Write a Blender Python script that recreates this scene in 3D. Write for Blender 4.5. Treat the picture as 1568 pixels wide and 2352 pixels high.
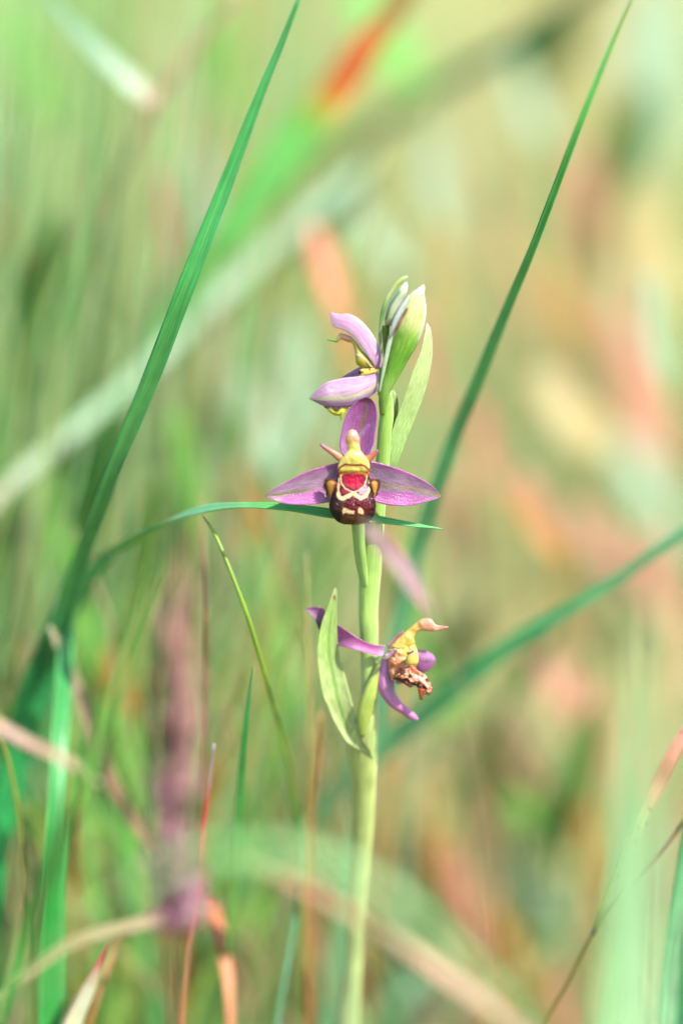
import bpy, math, random
import numpy as np
from mathutils import Vector, noise as mnoise

# ------------------------------------------------------------------ camera, sky, sun, exposure
SC = bpy.context.scene
for o in list(bpy.data.objects):
    bpy.data.objects.remove(o)
COL = SC.collection
VFOV = math.radians(15.5)
TH = math.tan(VFOV / 2)
DIST = 0.60
PITCH = math.radians(13)
ZC = 0.165                       # height of the picture's middle on the orchid's stem
CAM = Vector((0, -DIST * math.cos(PITCH), ZC + DIST * math.sin(PITCH)))
cam_d = bpy.data.cameras.new('camera')
cam_d.sensor_fit = 'VERTICAL'
cam_d.sensor_height = 36.0
cam_d.lens = 18.0 / TH
cam_d.clip_start = 0.02
cam_d.clip_end = 500
cam_d.dof.use_dof = True
cam_d.dof.focus_distance = DIST - 0.004
cam_d.dof.aperture_fstop = 4.3
cam = bpy.data.objects.new('camera', cam_d)
cam.location = CAM
cam.rotation_euler = (math.radians(90) - PITCH, 0, 0)
COL.objects.link(cam)
SC.camera = cam

SUN_FROM = Vector((0.55, -0.50, 0.80)).normalized()
wd = bpy.data.worlds.new('World')
SC.world = wd
wd.use_nodes = True
nt = wd.node_tree
nt.nodes.clear()
sky = nt.nodes.new('ShaderNodeTexSky')
sky.sky_type = 'NISHITA'
sky.sun_disc = False
sky.sun_elevation = math.asin(SUN_FROM.z)
sky.sun_rotation = math.atan2(SUN_FROM.x, SUN_FROM.y)
bg = nt.nodes.new('ShaderNodeBackground')
bg.inputs[1].default_value = 0.15
wo = nt.nodes.new('ShaderNodeOutputWorld')
nt.links.new(sky.outputs[0], bg.inputs[0])
nt.links.new(bg.outputs[0], wo.inputs[0])
sun_d = bpy.data.lights.new('sun', 'SUN')
sun_d.energy = 4.2
sun_d.angle = math.radians(0.53)
sun_d.color = (1.0, 0.965, 0.90)
sun = bpy.data.objects.new('sun', sun_d)
sun.rotation_euler = (-SUN_FROM).to_track_quat('-Z', 'Y').to_euler()
sun.location = SUN_FROM * 3
COL.objects.link(sun)

SC.view_settings.view_transform = 'Standard'
SC.view_settings.look = 'None'
SC.view_settings.exposure = 2.22
SC.view_settings.gamma = 1.0
SC.view_settings.use_curve_mapping = False
SC.render.engine = 'CYCLES'
SC.cycles.use_denoising = True
SC.cycles.max_bounces = 10
SC.cycles.diffuse_bounces = 6
SC.cycles.transmission_bounces = 6
SC.cycles.sample_clamp_indirect = 6

# ------------------------------------------------------------------ helpers
RNG = random.Random(11)
S0 = 2 * DIST * TH / 2352          # metres per photo pixel (1568 x 2352 basis) at the orchid
DY = DIST * math.cos(PITCH)
FWD = Vector((0, math.cos(PITCH), -math.sin(PITCH)))
UP = Vector((0, math.sin(PITCH), math.cos(PITCH)))
KALB = 0.36


def W(px, py, y):
    """point on the vertical plane Y = y (metres, orchid at 0) in the direction of a photo pixel"""
    d = FWD + Vector((1, 0, 0)) * ((px - 784) / 1176 * TH) + UP * ((1176 - py) / 1176 * TH)
    t = (y - CAM.y) / d.y
    return CAM + d * t


def lin(c, k=1.0):
    out = []
    for v in c[:3]:
        v = min(max(v / 255.0, 0), 1)
        out.append((v / 12.92 if v <= 0.04045 else ((v + 0.055) / 1.055) ** 2.4) * KALB * k)
    return (out[0], out[1], out[2], 1.0)


def mixc(a, b, t):
    t = min(max(t, 0), 1)
    return tuple(a[i] + (b[i] - a[i]) * t for i in range(3))


def ramp(cols, u):
    """cols: list of (pos, rgb)"""
    if u <= cols[0][0]:
        return cols[0][1]
    for (p0, c0), (p1, c1) in zip(cols, cols[1:]):
        if u <= p1:
            return mixc(c0, c1, (u - p0) / max(p1 - p0, 1e-6))
    return cols[-1][1]


def sstep(a, b, x):
    t = min(max((x - a) / (b - a), 0), 1)
    return t * t * (3 - 2 * t)


def catmull(pts, n):
    """resample a polyline smoothly, evenly by length"""
    P = [np.array(p, float) for p in pts]
    if len(P) == 2:
        return [P[0] + (P[1] - P[0]) * i / (n - 1) for i in range(n)]
    P = [2 * P[0] - P[1]] + P + [2 * P[-1] - P[-2]]
    dense = []
    for i in range(1, len(P) - 2):
        p0, p1, p2, p3 = P[i - 1:i + 3]
        for k in range(12):
            t = k / 12
            dense.append(0.5 * ((2 * p1) + (-p0 + p2) * t + (2 * p0 - 5 * p1 + 4 * p2 - p3) * t * t + (-p0 + 3 * p1 - 3 * p2 + p3) * t ** 3))
    dense.append(P[-2])
    L = [0.0]
    for a, b in zip(dense, dense[1:]):
        L.append(L[-1] + float(np.linalg.norm((b - a)[:3])))
    out = []
    j = 0
    for i in range(n):
        s = L[-1] * i / (n - 1)
        while j < len(L) - 2 and L[j + 1] < s:
            j += 1
        t = (s - L[j]) / max(L[j + 1] - L[j], 1e-12)
        out.append(dense[j] + (dense[j + 1] - dense[j]) * min(max(t, 0), 1))
    return out


def new_mesh(name, verts, faces, cols, uvs, mat, smooth=True):
    me = bpy.data.meshes.new(name)
    me.from_pydata(verts, [], faces)
    ca = me.color_attributes.new('Col', 'FLOAT_COLOR', 'POINT')
    ca.data.foreach_set('color', np.array(cols, dtype=np.float32).ravel())
    if uvs is not None:
        ul = me.uv_layers.new(name='UVMap')
        li = np.empty(len(me.loops), dtype=np.int32)
        me.loops.foreach_get('vertex_index', li)
        ul.data.foreach_set('uv', np.array(uvs, dtype=np.float32)[li].ravel())
    me.materials.append(mat)
    if smooth:
        me.polygons.foreach_set('use_smooth', [True] * len(me.polygons))
    me.update()
    return me


def link(name, me, parent=None, loc=None):
    o = bpy.data.objects.new(name, me)
    COL.objects.link(o)
    if parent:
        o.parent = parent
    if loc is not None:
        o.location = loc
    return o


def tag(o, label=None, cat=None, group=None, kind=None):
    if label:
        o['label'] = label
    if cat:
        o['category'] = cat
    if group:
        o['group'] = group
    if kind:
        o['kind'] = kind
    return o


def empty(name, loc):
    o = bpy.data.objects.new(name, None)
    o.empty_display_size = 0.01
    o.location = loc
    COL.objects.link(o)
    return o


# ------------------------------------------------------------------ materials
def mat_leaf(name, transl=0.3, rough=0.45, stripes=0.25, stripe_scale=26.0, bump=0.25, blotch=0.15, tint=(1.25, 1.25, 0.75), spec=0.4, uv=True, coat=0.0):
    m = bpy.data.materials.new(name)
    m.use_nodes = True
    t = m.node_tree
    t.nodes.clear()
    N = t.nodes.new
    L = t.links.new
    out = N('ShaderNodeOutputMaterial')
    at = N('ShaderNodeAttribute')
    at.attribute_name = 'Col'
    col = at.outputs['Color']
    pr = N('ShaderNodeBsdfPrincipled')
    pr.inputs['Roughness'].default_value = rough
    pr.inputs['Specular IOR Level'].default_value = spec
    pr.inputs['Coat Weight'].default_value = coat
    if uv:
        tc = N('ShaderNodeUVMap')
        mp = N('ShaderNodeMapping')
        mp.inputs['Scale'].default_value = (14.0, stripe_scale, 1)   # u in metres along, v across
        L(tc.outputs[0], mp.inputs[0])
        ns = N('ShaderNodeTexNoise')
        ns.inputs['Scale'].default_value = 1.0
        ns.inputs['Detail'].default_value = 3.0
        L(mp.outputs[0], ns.inputs['Vector'])
        rm = N('ShaderNodeMapRange')
        rm.inputs[1].default_value = 0.3
        rm.inputs[2].default_value = 0.7
        rm.inputs[3].default_value = 1 - stripes
        rm.inputs[4].default_value = 1 + stripes
        L(ns.outputs[0], rm.inputs[0])
        mx = N('ShaderNodeVectorMath')
        mx.operation = 'SCALE'
        L(col, mx.inputs[0])
        L(rm.outputs[0], mx.inputs['Scale'])
        col = mx.outputs[0]
        bp = N('ShaderNodeBump')
        bp.inputs['Strength'].default_value = bump
        bp.inputs['Distance'].default_value = 0.0003
        L(ns.outputs[0], bp.inputs['Height'])
        L(bp.outputs[0], pr.inputs['Normal'])
    if blotch > 0:
        g = N('ShaderNodeTexCoord')
        n2 = N('ShaderNodeTexNoise')
        n2.inputs['Scale'].default_value = 220.0
        n2.inputs['Detail'].default_value = 4.0
        L(g.outputs['Object'], n2.inputs['Vector'])
        r2 = N('ShaderNodeMapRange')
        r2.inputs[1].default_value = 0.3
        r2.inputs[2].default_value = 0.7
        r2.inputs[3].default_value = 1 - blotch
        r2.inputs[4].default_value = 1 + blotch
        L(n2.outputs[0], r2.inputs[0])
        m2 = N('ShaderNodeVectorMath')
        m2.operation = 'SCALE'
        L(col, m2.inputs[0])
        L(r2.outputs[0], m2.inputs['Scale'])
        col = m2.outputs[0]
    L(col, pr.inputs['Base Color'])
    if transl > 0:
        tr = N('ShaderNodeBsdfTranslucent')
        tn = N('ShaderNodeVectorMath')
        tn.operation = 'MULTIPLY'
        tn.inputs[1].default_value = tint
        L(col, tn.inputs[0])
        L(tn.outputs[0], tr.inputs[0])
        ms = N('ShaderNodeMixShader')
        ms.inputs[0].default_value = transl
        L(pr.outputs[0], ms.inputs[1])
        L(tr.outputs[0], ms.inputs[2])
        L(ms.outputs[0], out.inputs[0])
    else:
        L(pr.outputs[0], out.inputs[0])
    return m


M_BLADE = mat_leaf('grass_blade_surface', transl=0.38, rough=0.42, stripes=0.36, stripe_scale=22, bump=0.35, blotch=0.12)
M_STUFF = mat_leaf('meadow_grass_surface', transl=0.40, rough=0.5, uv=False, blotch=0.0)
M_STEM = mat_leaf('orchid_stem_skin', transl=0.22, rough=0.42, stripes=0.20, stripe_scale=16, bump=0.4, blotch=0.16, tint=(1.2, 1.2, 0.7))
M_BRACT = mat_leaf('orchid_bract_skin', transl=0.38, rough=0.42, stripes=0.24, stripe_scale=18, bump=0.4, blotch=0.14)


def mat_petal(name, rough, sparkle, transl, blotch, scale=5200.0, bumpd=0.00012, tint=(1.2, 0.95, 1.15), coat=0.0, spec=0.5, vein=0.10):
    m = mat_leaf(name, transl=transl, rough=rough, stripes=vein, stripe_scale=14, bump=0.15, blotch=blotch, tint=tint, spec=spec, coat=coat)
    t = m.node_tree
    pr = [n for n in t.nodes if n.type == 'BSDF_PRINCIPLED'][0]
    tc = t.nodes.new('ShaderNodeTexCoord')
    vo = t.nodes.new('ShaderNodeTexVoronoi')
    vo.inputs['Scale'].default_value = scale
    t.links.new(tc.outputs['Object'], vo.inputs['Vector'])
    b = t.nodes.new('ShaderNodeBump')
    b.inputs['Strength'].default_value = sparkle
    b.inputs['Distance'].default_value = bumpd
    b.invert = True
    t.links.new(vo.outputs['Distance'], b.inputs['Height'])
    old = pr.inputs['Normal'].links[0].from_socket
    t.links.new(old, b.inputs['Normal'])
    t.links.new(b.outputs[0], pr.inputs['Normal'])
    return m


M_SEPAL = mat_petal('orchid_sepal_skin', 0.30, 0.8, 0.36, 0.14, scale=7000.0, bumpd=0.00010, tint=(1.25, 0.95, 1.05), vein=0.22)
M_COLUMN = mat_petal('orchid_column_skin', 0.36, 0.1, 0.28, 0.06, tint=(1.15, 1.1, 0.6), coat=0.08)
M_LIP = mat_petal('orchid_lip_velvet', 0.5, 0.7, 0.0, 0.24, scale=5000, bumpd=0.00012, coat=0.0, spec=0.14, vein=0.05)


def mat_ground():
    m = bpy.data.materials.new('dry_soil_and_litter')
    m.use_nodes = True
    t = m.node_tree
    pr = t.nodes['Principled BSDF']
    pr.inputs['Roughness'].default_value = 0.9
    pr.inputs['Specular IOR Level'].default_value = 0.15
    tc = t.nodes.new('ShaderNodeTexCoord')

    def noise(s, d):
        n = t.nodes.new('ShaderNodeTexNoise')
        n.inputs['Scale'].default_value = s
        n.inputs['Detail'].default_value = d
        t.links.new(tc.outputs['Object'], n.inputs['Vector'])
        return n

    def cr(n, stops):
        r = t.nodes.new('ShaderNodeValToRGB')
        e = r.color_ramp.elements
        while len(e) < len(stops):
            e.new(0.5)
        for k, (p, c) in enumerate(stops):
            e[k].position = p
            e[k].color = c
        t.links.new(n.outputs[0], r.inputs[0])
        return r
    big = cr(noise(13.0, 3), [(0.30, lin((190, 150, 112))), (0.42, lin((214, 190, 146))), (0.52, lin((176, 190, 124))), (0.62, lin((226, 206, 166))), (0.72, lin((214, 164, 134)))])
    fine = cr(noise(160.0, 6), [(0.3, (0.8, 0.76, 0.7, 1)), (0.7, (1.45, 1.45, 1.4, 1))])
    mx = t.nodes.new('ShaderNodeMix')
    mx.data_type = 'RGBA'
    mx.blend_type = 'MULTIPLY'
    mx.inputs[0].default_value = 1.0
    t.links.new(big.outputs[0], mx.inputs[6])
    t.links.new(fine.outputs[0], mx.inputs[7])
    t.links.new(mx.outputs[2], pr.inputs['Base Color'])
    b = t.nodes.new('ShaderNodeBump')
    b.inputs['Distance'].default_value = 0.01
    b.inputs['Strength'].default_value = 0.6
    t.links.new(noise(90.0, 6).outputs[0], b.inputs['Height'])
    t.links.new(b.outputs[0], pr.inputs['Normal'])
    return m


# ------------------------------------------------------------------ the ground
def build_ground():
    n = 60
    ext = 120.0
    g = np.linspace(-1, 1, n)
    g = np.sign(g) * np.abs(g) ** 4 * ext
    verts, faces = [], []
    for j in range(n):
        for i in range(n):
            r = math.hypot(g[i], g[j])
            verts.append((g[i], g[j] + 0.5, 0.0 if r < 8 else 0.25 * math.sin(g[i] * 0.05) * math.cos(g[j] * 0.04)))
    for j in range(n - 1):
        for i in range(n - 1):
            a = j * n + i
            faces.append((a, a + 1, a + n + 1, a + n))
    me = bpy.data.meshes.new('ground')
    me.from_pydata(verts, [], faces)
    me.materials.append(mat_ground())
    tag(link('ground', me), 'sunlit dry meadow soil with pale straw litter', 'ground', kind='structure')


build_ground()


# ------------------------------------------------------------------ meadow grass that nobody could count
def strip_mass(name, label, specs, segs=5, cat='grass'):
    """specs: list of (x, y, height, lean_dx, lean_dy, halfwidth, facing, base rgb-lin, tip rgb-lin, z0)"""
    n = len(specs)
    A = np.array([s[:7] for s in specs], float)
    cb = np.array([s[7] for s in specs], float)
    ct = np.array([s[8] for s in specs], float)
    z0 = np.array([s[9] for s in specs], float)
    verts = np.zeros((n, segs + 1, 2, 3))
    cols = np.ones((n, segs + 1, 2, 4))
    for k in range(segs + 1):
        u = k / segs
        cx = A[:, 0] + A[:, 3] * u ** 1.8
        cy = A[:, 1] + A[:, 4] * u ** 1.8
        cz = z0 + A[:, 2] * u - 0.25 * np.hypot(A[:, 3], A[:, 4]) * u ** 3
        w = A[:, 5] * (1.0 - u ** 2.2) ** 0.8 * (0.7 + 0.6 * u * (1 - u) * 2)
        w = np.maximum(w, 0.00012)
        for s, sg in ((0, -1), (1, 1)):
            verts[:, k, s, 0] = cx + sg * w * np.cos(A[:, 6])
            verts[:, k, s, 1] = cy + sg * w * np.sin(A[:, 6])
            verts[:, k, s, 2] = cz
            cols[:, k, s, :3] = cb[:, :3] * (1 - u) + ct[:, :3] * u
    V = verts.reshape(-1, 3)
    C = cols.reshape(-1, 4)
    per = (segs + 1) * 2
    base = (np.arange(n) * per)[:, None, None]
    quad = np.array([[2 * k, 2 * k + 1, 2 * k + 3, 2 * k + 2] for k in range(segs)])[None]
    F = (base + quad).reshape(-1, 4)
    me = bpy.data.meshes.new(name)
    me.vertices.add(len(V))
    me.vertices.foreach_set('co', V.ravel())
    me.loops.add(F.size)
    me.loops.foreach_set('vertex_index', F.ravel().astype(np.int32))
    me.polygons.add(len(F))
    me.polygons.foreach_set('loop_start', (np.arange(len(F)) * 4).astype(np.int32))
    me.polygons.foreach_set('loop_total', np.full(len(F), 4, dtype=np.int32))
    me.update(calc_edges=True)
    ca = me.color_attributes.new('Col', 'FLOAT_COLOR', 'POINT')
    ca.data.foreach_set('color', C.astype(np.float32).ravel())
    me.polygons.foreach_set('use_smooth', [True] * len(me.polygons))
    me.materials.append(M_STUFF)
    return tag(link(name, me), label, cat, kind='stuff')


def px_of(x, y, z):
    d = Vector((x, y, z)) - CAM
    f = d.dot(FWD)
    return 784 + d.x / f / TH * 1176, 1176 - d.dot(UP) / f / TH * 1176


GREENS = [(112, 180, 88), (92, 170, 86), (142, 196, 106), (120, 186, 108), (80, 156, 70), (154, 196, 88)]
FRESH = [(140, 205, 84), (160, 206, 84), (116, 200, 100), (176, 204, 90)]
PALES = [(190, 222, 160), (176, 216, 156), (206, 230, 184), (166, 214, 166), (180, 222, 192)]
STRAWS = [(226, 196, 140), (220, 180, 126), (230, 194, 144), (206, 164, 112), (236, 214, 164)]
PINKS = [(232, 168, 130), (222, 150, 120), (206, 140, 110), (226, 176, 150)]
OCHRES = [(206, 130, 50), (190, 140, 60), (176, 150, 50), (216, 150, 80)]


def pick(r, weights):
    x = r.random() * sum(w for w, _ in weights)
    for w, c in weights:
        x -= w
        if x <= 0:
            return r.choice(c)
    return weights[-1][1][0]


def patch(x, y, s, off):
    """how far a clump spreads, -1..1"""
    return mnoise.noise(Vector((x * s + off, y * s * 0.8 + off * 1.7, off * 0.37)))


def meadow():
    r = random.Random(5)
    green, straw, litter, turf, fine, near = [], [], [], [], [], []

    def half_w(y):
        return 0.10 + 0.14 * (y + 0.6)

    def clump(x, y, side):
        """palette of the clump that grows here"""
        sc = 26.0 / (0.6 + y) + 3
        a = patch(x, y, sc, 3.1)
        b = patch(x, y, sc, 17.3)
        if side < -0.1:
            if a > 0.18:
                return [(5, FRESH), (3, GREENS), (1, STRAWS)]
            if b > 0.25:
                return [(4, OCHRES), (2, GREENS), (2, PINKS)]
            if b < -0.22:
                return [(5, PALES), (2, GREENS)]
            return [(6, GREENS), (1, PALES), (.6, STRAWS)]
        if a > 0.2:
            return [(5, PALES), (3, FRESH), (1, GREENS)]
        if a < -0.25:
            return [(5, PINKS), (2, STRAWS), (1.2, OCHRES)]
        if b > 0.25:
            return [(4, GREENS), (2, FRESH), (1, OCHRES)]
        if b < -0.3:
            return [(3, OCHRES), (2, STRAWS), (1, GREENS)]
        return [(4.0, STRAWS), (2.0, PALES), (2.2, PINKS), (1.2, GREENS)]

    def add(x, y, side, hmul=1.0, wmul=1.0):
        h = r.uniform(0.07, 0.20) * (1.2 if side < -0.1 else 0.75) * hmul
        h *= 1 + 0.5 * patch(x, y, 9, 40.0)
        lean = abs(r.gauss(0.05, 0.05)) * (1 if side < -0.1 else 1.5)
        ang = r.uniform(0, 2 * math.pi)
        c = pick(r, clump(x, y, side))
        dry = c in STRAWS or c in PINKS or c in OCHRES
        cb = lin(mixc(c, (214, 190, 110) if dry else (140, 186, 80), 0.3), 1.1)
        tgt = green if c in GREENS or c in FRESH or c in PALES else straw
        tgt.append((x, y, h, lean * math.cos(ang), lean * math.sin(ang), r.uniform(0.0009, 0.0026) * wmul, r.gauss(0, 0.6), cb, lin(c, 1.25 if dry else 1.1), -0.002))

    # standing grass behind the orchid
    n = 0
    while n < 13000:
        y = 0.55 + (r.random() ** 1.5) * 5.0
        x = r.uniform(-1, 1) * (half_w(y) + 0.12)
        side = x / half_w(y)                       # -1 left edge ... 1 right edge
        gap = patch(x, y, 14.0 / (0.6 + y) + 3, 71.0)
        if r.random() > (1.0 if side < -0.1 else 0.6) * (1.0 if gap > -0.1 else 0.25):
            n += 0.3
            continue
        n += 1
        add(x, y, side)
    # nearer stand: denser on the green side, sparse on the dry side
    for _ in range(1500):
        y = r.uniform(0.16, 0.60)
        x = r.uniform(-1, 1) * (half_w(y) + 0.06)
        side = x / half_w(y)
        if r.random() > (0.75 if side < -0.12 else 0.22):
            continue
        add(x, y, side, 1.0 if side < -0.12 else 0.8, 0.8)
    for _ in range(380):
        y = r.uniform(0.07, 0.24)
        x = -0.115 - 0.14 * y + r.random() ** 0.8 * (0.085 + 0.16 * y)
        c = pick(r, [(5, GREENS), (4, FRESH), (1, OCHRES), (.6, PINKS), (.8, STRAWS)])
        ln = r.gauss(0.012, 0.02)
        near.append((x, y, r.uniform(0.06, 0.155), ln, r.gauss(0, 0.015), r.uniform(0.0006, 0.0021), r.gauss(0.3, 0.5), lin(c, 1.0), lin(c, 1.05), -0.002))
    # fine awns and hair thin stems, thick on the green side and low over the rest
    for _ in range(2600):
        y = r.uniform(0.09, 0.42)
        x = r.uniform(-1, 1) * (half_w(y) + 0.05)
        side = x / half_w(y)
        left = side < -0.12
        if r.random() > (0.9 if left else 0.28):
            continue
        c = pick(r, [(4, GREENS), (2, FRESH), (2, PALES), (1, STRAWS), (.7, PINKS), (.5, OCHRES)])
        h = r.uniform(0.12, 0.27) if left else r.uniform(0.05, 0.13)
        ln = r.gauss(0.03, 0.03)
        fine.append((x, y, h, ln, r.gauss(0, 0.02), r.uniform(0.0003, 0.0008), r.gauss(0, 0.5), lin(c, 1.0), lin(mixc(c, (214, 214, 160), .3), 1.1), -0.002))
    # fallen straw on the soil
    for _ in range(6000):
        y = -0.35 + r.random() ** 1.4 * 4.5
        x = r.uniform(-1, 1) * (half_w(max(y, 0)) + 0.15)
        ang = r.uniform(0, 2 * math.pi)
        ln = r.uniform(0.03, 0.12)
        c = lin(pick(r, [(5, STRAWS), (1.4, PINKS), (1, PALES)]), 1.4)
        litter.append((x, y, r.uniform(0.004, 0.03), ln * math.cos(ang), ln * math.sin(ang), r.uniform(0.0008, 0.002), ang + 1.57, c, c, 0.001))
    # low turf under and in front of the orchid, below the view
    for _ in range(3500):
        y = r.uniform(-0.45, 0.35)
        x = r.uniform(-0.28, 0.28)
        c = pick(r, [(6, GREENS), (1, PALES), (2, STRAWS)])
        h = r.uniform(0.015, 0.05)
        ang = r.uniform(0, 2 * math.pi)
        turf.append((x, y, h, 0.02 * math.cos(ang), 0.02 * math.sin(ang), r.uniform(0.0006, 0.0015), r.uniform(0, 3), lin(c, 0.8), lin(c), -0.001))
    strip_mass('meadow_grass', 'soft blurred green meadow grass filling the background', green)
    strip_mass('dry_grass', 'blurred straw coloured dry grass standing in the background', straw, cat='dry grass')
    strip_mass('lush_grass', 'lush low green grass growing thickly below the slanting long blade', near)
    strip_mass('fine_grass', 'haze of hair thin grass stems and awns behind the orchid', fine)
    strip_mass('straw_litter', 'pale straw lying flat on the meadow soil', litter, segs=3, cat='straw')
    strip_mass('turf', 'short green turf around the foot of the orchid', turf, segs=3)


meadow()

# ------------------------------------------------------------------ single blades and stems of grass
AX_Y = Vector((0, 1, 0))


def blade_mesh(name, pts, hw, cols, fold=0.35, twist=0.0, thick=0.00012, n=44, m=4, root=True, tube=False, mat=None, origin=None, colf=None, root_dx=None, root_w=None, face=0.6):
    """pts bottom->top: (px, py, depth in mm); hw: apparent half widths (px); cols: [(u, rgb)] over the visible run.
    A root run down to the soil is added below the first point."""
    P = catmull([(p[0], p[1], p[2]) for p in pts], n)
    # parameters by pixel arc length
    ctrl = [np.array(p, float) for p in pts]
    L = [0.0]
    for a, b in zip(ctrl, ctrl[1:]):
        L.append(L[-1] + float(np.linalg.norm(b - a)))
    us = [x / L[-1] for x in L]
    world, wid, uu = [], [], []
    for i, p in enumerate(P):
        u = i / (n - 1)
        y = p[2] * 0.001
        world.append(W(p[0], p[1], y))
        wpx = float(np.interp(u, us, hw))
        wid.append(wpx * S0 * (DY + y) / DY)
        uu.append(u)
    if root:
        p0 = world[0]
        T = (world[1] - world[0]).normalized()
        if p0.z > 0.004:
            k = p0.z / max(T.z, 0.35) * 0.55
            dx = -T.x * k if root_dx is None else root_dx
            dyy = -T.y * k
            p3 = Vector((p0.x + dx, p0.y + dyy, -0.004))
            p1 = p0 - T * p0.z * 0.45
            p2 = p3 + Vector((0, 0, p0.z * 0.35))
            ext = []
            ne = 10
            for k in range(ne):
                t = 1 - k / ne
                ext.append((1 - t) ** 3 * p0 + 3 * (1 - t) ** 2 * t * p1 + 3 * (1 - t) * t * t * p2 + t ** 3 * p3)
            rw = wid[0] if root_w is None else root_w * S0
            world = ext + world
            wid = [rw * 0.6 + (wid[0] - rw * 0.6) * (k / ne) for k in range(ne)] + wid
            uu = [0.0] * ne + uu
    N = len(world)
    org = Vector(world[0]) if origin is None else Vector(origin)
    if origin is None:
        org.z = 0
    verts, colsv, uvs, faces = [], [], [], []
    s = 0.0
    for i in range(N):
        a = world[max(i - 1, 0)]
        b = world[min(i + 1, N - 1)]
        T = (b - a).normalized()
        if i:
            s += (world[i] - world[i - 1]).length
        Sd = T.cross(AX_Y)
        if Sd.length < 1e-6:
            Sd = Vector((1, 0, 0))
        Sd.normalize()
        Nn = Sd.cross(T).normalized()       # roughly away from the viewer
        vw = (CAM - world[i]).normalized()
        if face > 0 and not tube:           # the blade's upper side turns to the light
            tn = vw * (1 - face) + SUN_FROM * face
            tn = tn - T * tn.dot(T)
            if tn.length > 0.15:
                Nn = -tn.normalized()
                Sd = T.cross(Nn).normalized()
        tw = twist if not callable(twist) else twist(uu[i])
        if tw:
            Sd, Nn = Sd * math.cos(tw) + Nn * math.sin(tw), Nn * math.cos(tw) - Sd * math.sin(tw)
        w = max(wid[i], 0.00005)
        if not tube:
            vp = vw - T * vw.dot(T)
            w /= max(abs(Nn.dot(vp.normalized())) if vp.length > 1e-4 else 1, 0.55)
        c = ramp(cols, uu[i])
        ring = []
        if tube:
            K = 8
            for k in range(K):
                an = 2 * math.pi * k / K
                ring.append((world[i] + Sd * w * math.cos(an) + Nn * w * math.sin(an), k / K))
        else:
            for k in range(m + 1):
                v = -1 + 2 * k / m
                ring.append((world[i] + Sd * w * v + Nn * (fold * w * (1 - abs(v)) - thick), (v + 1) / 2))
            for k in range(m + 1):
                v = 1 - 2 * k / m
                ring.append((world[i] + Sd * w * v * 0.98 + Nn * (fold * w * (1 - abs(v)) + thick), (v + 1) / 2))
        for q, v in ring:
            verts.append(q - org)
            cc = colf(uu[i], v, c) if colf else c
            colsv.append(lin(cc))
            uvs.append((s * 8, v))
    K = len(verts) // N
    for i in range(N - 1):
        for k in range(K):
            a = i * K + k
            b = i * K + (k + 1) % K
            faces.append((a, b, b + K, a + K))
    faces.append(tuple(range(K - 1, -1, -1)))
    faces.append(tuple(range((N - 1) * K, N * K)))
    return new_mesh(name, verts, faces, colsv, uvs, mat or M_BLADE), org


def blade(label, pts, hw, cols, name='grass_shoot', cat='grass blade', group=None, parent=None, **kw):
    if parent is not None:
        me, org = blade_mesh(name, pts, hw, cols, origin=parent.location, **kw)
        return link(name, me, parent)
    me, org = blade_mesh(name, pts, hw, cols, **kw)
    return tag(link(name, me, loc=org), label, cat, group)


def edgecol(edge, mid=None, amt=0.6):
    """a blade's pale margins / midrib as pigment"""
    def f(u, v, c):
        e = abs(v * 2 - 1)
        out = c
        if e > 0.7:
            out = mixc(c, edge, amt)
        elif mid and e < 0.3:
            out = mixc(c, mid, amt)
        return out
    return f


G1 = (62, 160, 78)
G2 = (96, 178, 96)

blade('long bright green grass blade slanting up past the flower, top leaning right',
      [(60, 1700, 45), (118, 1500, 36), (175, 1320, 26), (260, 1080, 12), (350, 860, 5), (430, 650, 1), (520, 420, 2), (600, 210, 3), (650, 90, 4), (692, -20, 4)],
      [17, 18, 18, 18, 20, 20, 16, 10, 7, 4],
      [(0, (80, 185, 100)), (.4, (104, 196, 104)), (.7, (66, 185, 84)), (1, (56, 160, 76))], fold=0.4, twist=0.0, m=6,
      colf=edgecol((60, 150, 110), (120, 190, 110), 0.5))
blade('broad deep green grass blade behind the slanting long one at the meadow edge',
      [(-40, 2100, 40), (25, 1770, 40), (85, 1570, 38), (140, 1420, 34), (200, 1240, 30), (262, 1070, 26)],
      [36, 38, 36, 26, 17, 4], [(0, (50, 180, 90)), (1, (70, 185, 105))], fold=0.3)
blade('upright fresh green grass blade with pale margin and scuffed lower half',
      [(118, 2390, 4), (122, 2150, 5), (130, 1900, 8), (138, 1700, 15), (148, 1560, 25), (154, 1460, 34), (160, 1370, 42)],
      [30, 28, 23, 21, 20, 17, 4], [(0, (70, 175, 80)), (.25, (30, 150, 50)), (.5, (46, 165, 60)), (1, (80, 180, 90))], fold=0.6, twist=-0.3,
      colf=edgecol((150, 215, 130), None, 0.5))
blade('arching green grass blade crossing behind the flower lip, tip pointing right',
      [(110, 1620, 62), (155, 1420, 50), (220, 1305, 40), (310, 1235, 25), (400, 1190, 12), (480, 1167, 4), (560, 1160, -1), (660, 1165, -3.0), (750, 1178, -3.4), (860, 1192, -3.4), (940, 1204, -3.4), (1014, 1215, -3.4)],
      [22, 20, 17, 15, 11, 8, 6, 8, 11, 8.5, 5, 0.8],
      [(0, (110, 205, 130)), (.35, (130, 220, 140)), (.6, (140, 225, 140)), (.7, (70, 185, 70)), (1, (100, 205, 110))], fold=0.3,
      colf=edgecol((160, 220, 150), None, 0.35))
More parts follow.
